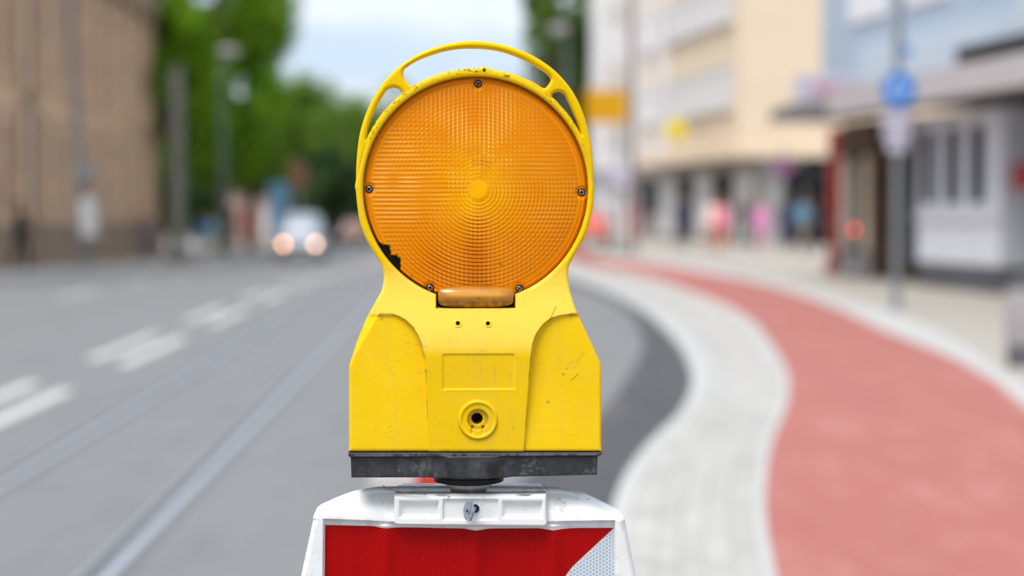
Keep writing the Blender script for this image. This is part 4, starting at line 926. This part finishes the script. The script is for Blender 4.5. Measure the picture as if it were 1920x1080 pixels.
# ------------------------------------------------------------------ cars
def car_builder(name, label, paint, L_, W_, H_, lights=True, hl=.60):
    root = empty(name, (0, 0, 0), 0, label, 'car'); hw = W_ / 2
    def ring(y, w0, z0, z1, top, k=20):   # rounded section in x-z, narrower towards the top
        P = []
        for i in range(k):
            a = 2 * PI * i / k; cx_, sx2 = math.cos(a), math.sin(a); ex = .45
            px_ = math.copysign(abs(cx_) ** ex, cx_); pz = math.copysign(abs(sx2) ** ex, sx2); z = (z0 + z1) / 2 + pz * (z1 - z0) / 2
            wv = w0 * (1 - (1 - top) * max(0, pz)); P.append((px_ * wv, y, z))
        return P
    hb = H_ * .56
    st = [(0, .86, .32, .62, .9), (.08, .95, .24, .72, .93), (.35, .99, .22, .80, .92), (1.0, 1, .2, hb * .97, .9), (1.5, 1, .2, hb, .9), (L_ - 1.2, 1, .2, hb + .02, .9), (L_ - .3, .99, .24, hb + .02, .9), (L_ - .06, .95, .28, hb - .04, .9), (L_, .88, .35, hb - .15, .9)]
    m = MB().loft([ring(y, hw * w_, z0, z1, tp) for y, w_, z0, z1, tp in st]); body = m.obj('body', paint, root, True)
    gh = [(.85, .80, hb - .12, hb - .02, .98), (1.55, .90, hb - .12, H_ - .08, .80), (2.0, .91, hb - .12, H_, .78), (L_ - 1.0, .91, hb - .12, H_ - .01, .78), (L_ - .45, .90, hb - .12, H_ - .08, .8), (L_ - .12, .86, hb - .12, hb + .1, .95)]
    MB().loft([ring(y, hw * w_, z0, z1, tp) for y, w_, z0, z1, tp in gh]).obj('cabin', paint, root, True)
    z0, z1 = hb + .0, H_ - .12
    MB().add([(-hw * .80, .93, z0 + .02), (hw * .80, .93, z0 + .02), (hw * .68, 1.50, z1), (-hw * .68, 1.50, z1)], [(0, 1, 2, 3)]).add([(-hw * .80, .95, z0), (hw * .80, .95, z0), (hw * .68, 1.52, z1 - .02), (-hw * .68, 1.52, z1 - .02)], [(3, 2, 1, 0)]).obj('windscreen', M_screen, root)
    for s in (-1, 1):
        for a, b_ in ((1.75, 2.55), (2.65, L_ - .75)):
            MB().box(*(sorted((s * hw * .90, s * hw * .925)) + [a, b_, hb + .04, H_ - .22])).obj('side_window', M_dglass, root)
        for y in (.85, L_ - .85):
            wl = MB().lathe([(.24, 0), (.31, .01), (.33, .04), (.33, .17), (.31, .2), (.24, .21)], (s * (hw - .1) - .105, y, .33), axis='x', n=24).obj('wheel', M_black, root); MB().lathe([(.05, -.005), (.2, 0), (.21, .215), (.05, .22)], (s * (hw - .1) - .107, y, .33), axis='x', n=16).obj('rim', M_steel, wl)
        h = MB().box(s * hl - .15, s * hl + .15, -.01, .12, .58, .74, .04).obj('headlight', M_frame, root)
        if lights: MB().lathe([(.02, -.03), (.075, -.02), (.085, .0)], (s * hl, 0, .655), axis='y', n=16).obj('lit_bulb', M_hl[0 if s < 0 else 1], h)
        MB().box(*(sorted((s * hw * .96, s * (hw + .18))) + [1.1, 1.22, hb + .02, hb + .2])).obj('mirror', paint, root)
    MB().box(-.42, .42, -.02, .06, .42, .57, .02).obj('grille', M_black, root); MB().box(-.26, .26, -.045, -.022, .33, .43).obj('number_plate', M_wsign, root)
    MB().box(-hw * .85, hw * .85, -.03, .2, .19, .32, .03).obj('bumper', M_dgrey, root)
    return root
M_hl = [emit('headlight_warm', (1, .46, .20), 8.5), emit('headlight_warm2', (1, .56, .33), 7.5)]
def carpaint(n, c): t = NT(n); t.set(Base_Color=c, Roughness=.42, Coat_Weight=.15, Metallic=.1); return t.m
c1 = car_builder('van_like_car', 'silver white car with both headlights lit driving towards the viewer', carpaint('silver_white', (.40, .44, .50)), 4.4, 1.78, 1.82)
x, _ = at(561, 400, 75); c1.location = (float(x), 75, zt(float(x), 75)); c1.rotation_euler.z = math.radians(3)
c2 = car_builder('parked_car', 'orange red car seen end on beyond the lamp, just right of its lens', carpaint('orange_red', (.62, .06, .02)), 4.0, 1.7, 1.42, False)
x, _ = at(1100, 400, 74); c2.location = (float(x), 74, ZW - .06); c2.rotation_euler.z = math.radians(-4)
c3 = car_builder('distant_car', 'rust brown car far behind the silver car', carpaint('rust_brown', (.22, .08, .04)), 4.0, 1.7, 1.45, False)
x, _ = at(662, 400, 112); c3.location = (float(x), 112, zt(float(x), 112))

# ------------------------------------------------------------------ people
SKIN = plain('skin', (.50, .27, .18), .6, .05, 5)
def cloth(c): return plain('cloth', c, .85, .12, 6)
HAIRM = {k: plain('hair_' + k, c, .7, .2, 20) for k, c in dict(dark=(.02, .014, .01), brown=(.09, .045, .02), fair=(.35, .22, .10), grey=(.3, .29, .28)).items()}
def person(px, Y, h, top, legs, hair, face, label, z=None, stride=.18, bulk=1.0, sleeves=True, coat=False, x=None, arm=.10):
    X = float(at(px, 400, Y)[0]) if x is None else x; zb_ = (zt(X, Y) if z is None else z)
    k = h / 1.75; root = empty('person', (X, Y, zb_), face, label, 'person')
    P = dict(pel=(0, 0, .95), waist=(0, .01, 1.10), chest=(0, 0, 1.33), neck=(0, .01, 1.50), jaw=(0, -.02, 1.575), head=(0, -.005, 1.67), crown=(0, 0, 1.74))
    R = dict(pel=.155, waist=.135, chest=.155, neck=.058, jaw=.075, head=.098, crown=.07)
    E = [('pel', 'waist'), ('waist', 'chest'), ('chest', 'neck'), ('neck', 'jaw'), ('jaw', 'head'), ('head', 'crown')]
    for s, n in ((-1, 'a'), (1, 'b')):
        st = stride * s
        P.update({'hip' + n: (.10 * s, 0, .90), 'knee' + n: (.11 * s, -st * .55 - .02, .50), 'ank' + n: (.11 * s, -st + .03, .09), 'toe' + n: (.12 * s, -st - .13, .035),
                  'sho' + n: (.175 * s, 0, 1.42), 'elb' + n: (.235 * s, .03 + st * .4, 1.14), 'wri' + n: (.245 * s, -arm + st * .8, .90), 'han' + n: (.24 * s, -arm - .03 + st * .9, .81)})
        R.update({'hip' + n: .105, 'knee' + n: .066, 'ank' + n: .048, 'toe' + n: .038, 'sho' + n: .065, 'elb' + n: .045, 'wri' + n: .032, 'han' + n: .036})
        E += [('pel', 'hip' + n), ('hip' + n, 'knee' + n), ('knee' + n, 'ank' + n), ('ank' + n, 'toe' + n), ('chest', 'sho' + n), ('sho' + n, 'elb' + n), ('elb' + n, 'wri' + n), ('wri' + n, 'han' + n)]
    names = list(P); me = bpy.data.meshes.new('skel'); me.from_pydata([tuple(c * k for c in P[n]) for n in names], [(names.index(a), names.index(b_)) for a, b_ in E], []); o = bpy.data.objects.new('skel', me); COL.objects.link(o)
    md = o.modifiers.new('s', 'SKIN'); sub = o.modifiers.new('u', 'SUBSURF'); sub.levels = 2; sub.render_levels = 2
    for i, n in enumerate(names): me.skin_vertices[0].data[i].radius = (R[n] * k * (1.12 * bulk if n in ('pel', 'waist', 'chest') else 1), R[n] * k * (.78 * bulk if n in ('pel', 'waist', 'chest') else 1)); me.skin_vertices[0].data[i].use_root = (n == 'pel')
    dg = bpy.context.evaluated_depsgraph_get(); m2 = bpy.data.meshes.new_from_object(o.evaluated_get(dg)); bpy.data.objects.remove(o); bpy.data.meshes.remove(me)
    for mt in (SKIN, cloth(top), cloth(legs), M_black): m2.materials.append(mt)
    for p in m2.polygons:
        c = p.center / k; p.use_smooth = True
        arm_ = abs(c.x) > .20 and c.z < 1.36
        if c.z > 1.49: i = 0
        elif arm_: i = 0 if (c.z < .92 or (not sleeves and c.z < 1.25)) else 1
        elif c.z < .09: i = 3
        elif c.z > (.72 if coat else .97): i = 1
        else: i = 2
        p.material_index = i
    b_ = bpy.data.objects.new('body', m2); COL.objects.link(b_); b_.parent = root
    m = MB(); secs = []
    for zz_, r_, oy in ((1.575, .088, .028), (1.62, .104, .022), (1.68, .112, .016), (1.74, .098, .010), (1.785, .045, .008)):
        secs.append([(r_ * math.cos(a) * k * .92, (oy + r_ * math.sin(a) * (1 if math.sin(a) > 0 else .82)) * k, zz_ * k + (.045 * k if math.sin(a) < -.3 and zz_ < 1.66 else 0)) for a in np.linspace(0, 2 * PI, 17)[:-1]])
    m.loft(secs).obj('hair', HAIRM[hair], root, True)
    m = MB().lathe([(.012 * k, -.0), (.006 * k, -.018 * k)], (0, -.10 * k, 1.655 * k), axis='y', n=8); m.obj('nose', SKIN, root, True)
    m = MB()
    for s in (-1, 1): m.lathe([(.004 * k, .0), (.011 * k, -.008 * k), (.004 * k, -.012 * k)], (s * .036 * k, -.094 * k, 1.69 * k), axis='y', n=8)
    m.obj('eyes', M_black, root); 
    m = MB()
    for s in (-1, 1): m.lathe([(.02 * k, -.006), (.026 * k, 0), (.018 * k, .008)], (s * .10 * k, .0, 1.665 * k), axis='x', n=10, sx=.7)
    m.obj('ears', SKIN, root)
    return root
person(38, 51, 1.84, (.012, .012, .015), (.02, .02, .024), 'dark', 1.2, 'person in black clothes walking past the sandstone building', x=None)
person(272, 70, 1.7, (.20, .18, .24), (.12, .11, .13), 'brown', 2.0, 'person in greyish purple jacket near the corner of the sandstone building')
person(378, 80, 1.75, (.06, .18, .42), (.03, .04, .10), 'brown', -.6, 'person in a dark blue top left of the light blue shirt')
person(398, 82, 1.7, (.18, .42, .52), (.45, .40, .34), 'fair', .8, 'person in a light blue shirt under the big tree')
person(440, 84, 1.72, (.50, .36, .30), (.42, .30, .26), 'brown', 0, 'person in beige pink clothes under the trees')
person(468, 90, 1.74, (.42, .08, .09), (.30, .26, .24), 'dark', 1.0, 'person in a dark red top left of the silver car')
person(1277, 66, 1.76, (.03, .045, .10), (.05, .05, .08), 'dark', 0, 'person in dark navy clothes walking near the pale building', z=ZW)
person(1336, 61, 1.70, (.78, .66, .60), (.62, .24, .10), 'dark', .3, 'person with dark hair in a white top and orange bottom', z=ZW, coat=False, bulk=1.4)
person(1353, 60, 1.66, (.80, .28, .36), (.70, .26, .16), 'brown', -.2, 'person in a bright coral pink top next to the white top', z=ZW, coat=True, bulk=1.4)
person(1427, 62, 1.58, (.78, .26, .55), (.72, .34, .46), 'fair', 0, 'person dressed all in soft pink in front of the grey shop wall', z=ZW, coat=True, bulk=1.45)
person(1474, 62, 1.72, (.025, .035, .09), (.015, .025, .08), 'dark', 3.0, 'person in dark navy clothes between the pink person and the red column', z=ZW)
person(1505, 58, 1.72, (.13, .26, .36), (.20, .16, .14), 'brown', 2.7, 'person in a light blue shirt near the dark red column', z=ZW)
person(1398, 66, 1.76, (.02, .02, .025), (.03, .03, .035), 'dark', .5, 'person in dark clothes between the two pink figures', z=ZW)
person(1530, 61, 1.74, (.03, .02, .025), (.02, .02, .03), 'dark', 2.0, 'person in dark clothes close to the left side of the dark red column', z=ZW)
person(1705, 41, 1.75, (.015, .015, .018), (.015, .015, .02), 'dark', 2.2, 'person in black standing behind the grey sign post', z=ZW)
person(1632, 39, 1.72, (.60, .62, .66), (.28, .10, .10), 'brown', 2.2, 'person in a pale grey top in front of the brown shop', z=ZW)

# ------------------------------------------------------------------ bicycle with a lit rear lamp
x, y = ground(1590, 518, ZW)
bk = empty('bicycle', (x, y, ZW), math.radians(97), 'parked bicycle seen from behind with its red rear light glowing beside the red column', 'bicycle')
for wx in (-.52, .52):
    m = MB(); n = 32
    for k in range(n): pass
    ringp = [(wx + .33 * math.cos(a), 0, .345 + .33 * math.sin(a)) for a in np.linspace(0, 2 * PI, 33)]
    wh = MB().tube(ringp, .018, 6, False).obj('wheel', M_black, bk)
    m = MB()
    for k in range(12): a = 2 * PI * k / 12; m.tube([(wx, 0, .345), (wx + .32 * math.cos(a), 0, .345 + .32 * math.sin(a))], .0025, 4)
    m.obj('spokes', M_steel, wh)
m = MB(); m.tube([(-.52, 0, .345), (-.1, 0, .32), (-.22, 0, .80), (-.52, 0, .345)], .014, 6).tube([(-.1, 0, .32), (.36, 0, .82), (-.2, 0, .76)], .017, 6).tube([(.52, 0, .345), (.34, 0, .95)], .015, 6); m.obj('frame', M_dgrey, bk)
MB().box(-.34, -.1, -.07, .07, .86, .92, .02).box(-.235, -.205, -.014, .014, .78, .86).obj('saddle', M_black, bk); MB().tube([(.28, -.28, 1.0), (.36, -.2, 1.02), (.34, 0, .98), (.36, .2, 1.02), (.28, .28, 1.0)], .013, 6).obj('handlebar', M_steel, bk)
MB().tube([(-.1, -.07, .32), (-.02, -.07, .2)], .01, 6).tube([(-.1, .07, .32), (-.18, .07, .44)], .01, 6).obj('pedals', M_black, bk)
r_ = MB().box(-.40, -.345, -.045, .045, .80, .88, .01).obj('rear_light', M_red2, bk); zl_ = float(at(0, 430, y)[1]) - ZW
r_.location.z = zl_ - .84; MB().lathe([(.032, -.42), (.032, -.401)], (0, 0, .84), axis='x', n=12).obj('glowing_lens', emit('red_light', (1, .06, .03), 8.0), r_)

# grey bin cut by the right edge of the picture
x, y = ground(1925, 688, ZW); bn = empty('litter_bin', (x, y, ZW), .2, 'grey litter bin with a dark base at the right edge of the picture', 'bin')
MB().lathe([(.15, .16), (.165, .2), (.175, .6), (.17, .64)], n=24).obj('bin_body', M_grey, bn, True); MB().lathe([(.16, 0), (.16, .158)], n=24).obj('bin_base', M_dgrey, bn); MB().lathe([(.185, .643), (.18, .69), (.08, .73), (.02, .735)], n=24).obj('bin_lid', M_dgrey, bn, True)
# red and white lane block lying on the asphalt behind the board
M_conc2 = plain('dull_white', (.55, .50, .48), .7, .1, 8)
x, y = ground(762, 925, 0); tb = empty('lane_block', (x, y, 0), ROADK, 'low red and white lane separator block on the asphalt behind the guide board', 'lane separator')
MB().box(-.165, .05, -.1, .3, .002, .105, .01).obj('white_section', M_conc2, tb); MB().box(.052, .17, -.1, .3, .002, .11, .01).obj('red_section', M_red2, tb)

# ------------------------------------------------------------------ trees
def foliage(name, a, b_, c):
    t = NT(name); v = t.coord(); f = t.ramp(t.noise(.55, 4, .6, v), .38, .62); g = t.ramp(t.noise(4.0, 3, .6, v), .35, .65)
    col = t.mix(f, a, b_); col = t.mix(t.math('MULTIPLY', g, .5), col, c); t.set(Base_Color=col, Roughness=.6)
    tr = t.n('ShaderNodeBsdfTranslucent'); t.l(t.mix(.5, col, (.16, .32, .01)), tr.inputs['Color']); mxs = t.n('ShaderNodeMixShader'); mxs.inputs[0].default_value = .35
    t.l(t.b.outputs[0], mxs.inputs[1]); t.l(tr.outputs[0], mxs.inputs[2]); t.l(mxs.outputs[0], t.out.inputs[0]); return t.m
F_bright = foliage('foliage_bright', (.13, .32, .003), (.34, .58, .006), (.035, .10, .003)); F_mid = foliage('foliage_mid', (.11, .23, .010), (.24, .38, .02), (.035, .09, .01)); F_dark = foliage('foliage_dark', (.022, .062, .018), (.05, .115, .025), (.012, .038, .012))
M_bark = plain('bark', (.07, .05, .035), .9, .3, 3)
def crown(cx, cy, cz, rx, ry, rz, n, leaf, nb=34):
    cs = rng.normal(size=(nb, 3)); cs /= np.linalg.norm(cs, axis=1)[:, None]; cs *= rng.uniform(.35, .85, (nb, 1)); cr = rng.uniform(.15, .36, nb)
    k = rng.integers(0, nb, n); d = rng.normal(size=(n, 3)); d /= np.linalg.norm(d, axis=1)[:, None]; p = cs[k] + d * cr[k][:, None] * rng.uniform(.55, 1.05, (n, 1))
    P = p * np.array([rx, ry, rz]) + np.array([cx, cy, cz]); u = rng.normal(size=(n, 3)); u /= np.linalg.norm(u, axis=1)[:, None]; v = np.cross(u, rng.normal(size=(n, 3))); v /= np.linalg.norm(v, axis=1)[:, None]
    s = leaf * rng.uniform(.6, 1.3, (n, 1)); V = np.stack([P - u * s, P - v * s * .55, P + u * s, P + v * s * .55], 1).reshape(-1, 3); return V
def tree(px, Y, ztop, zbot, rx, mat, label, n=9000, leaf=.16, group=None, x=None):
    X = float(at(px, 400, Y)[0]) if x is None else x; zb_ = zt(X, Y); root = empty('tree', (X, Y, zb_), 0, label, 'tree', group)
    cz, rz = (ztop + zbot) / 2 - zb_, (ztop - zbot) / 2
    V = crown(0, 0, cz, rx, rx, rz, n, leaf); F = np.arange(n * 4).reshape(-1, 4).tolist()
    mesh_obj('crown', V, F, mat, root)
    m = MB().tube([(0, 0, -.1), (.05, 0, cz * .35), (-.05, .05, cz * .8), (0, 0, cz + rz * .4)], [.34, .26, .18, .05], 8)
    for k in range(7): a = k * 2.4; z0 = cz * .55 + k * rz * .12; m.tube([(0, 0, z0), (rx * .4 * math.cos(a), rx * .4 * math.sin(a), z0 + rz * .3), (rx * .7 * math.cos(a), rx * .7 * math.sin(a), z0 + rz * .5)], [.12, .07, .02], 6)
    m.obj('trunk', M_bark, root)
tree(415, 84, 15.5, 2.4, 4.1, F_bright, 'big bright green tree with an overhanging crown right of the sandstone building', 24000)
tree(330, 92, 13.0, 2.0, 3.4, F_bright, 'bright green tree partly hidden behind the sandstone corner', 14000)
tree(470, 96, 6.6, 1.6, 2.6, F_mid, 'lower mid green tree beneath the overhanging bright crown', 10000)
tree(560, 125, 10.4, 1.0, 4.4, F_mid, 'mid green round tree behind the silver car', 11000)
tree(535, 118, 10.9, .6, 3.9, F_mid, 'mid green tree filling the gap beside the big bright tree', 10000)
tree(655, 135, 10.8, .5, 4.6, F_mid, 'mid green tree just left of the yellow lamp rim', 11000)
tree(620, 108, 5.2, .2, 2.4, F_dark, 'small dark tree behind the short distant street lamp', 8000)
tree(740, 140, 10.6, 0, 5.0, F_mid, 'green tree hidden mostly behind the amber lens on its left', 9000)
tree(850, 145, 9.0, 0, 5.5, F_dark, 'dark green tree straight behind the amber lens', 8000)
tree(960, 138, 9.5, 0, 5.0, F_dark, 'dark green tree behind the right half of the amber lens', 8000)
tree(1085, 104, 15.5, .6, 3.6, F_mid, 'tall tree behind the handle, next to the pale tower', 20000)
tree(1035, 112, 12.3, .2, 3.5, F_dark, 'darker tree behind the rim, lower than the tall one beside it', 13000)
tree(1030, 100, 15.0, 9.0, 1.9, F_mid, 'slender high crown whose edge shows above the right of the handle', 6000)
# far wood closing the view
n = 60000; V = crown(0, 165, 2.5, 75, 6, 5.5, n, .45, 240); V = V[:]; mesh_obj('far_wood', V, np.arange(n * 4).reshape(-1, 4).tolist(), F_dark, label='distant dark green wood closing the end of the street', kind='stuff')
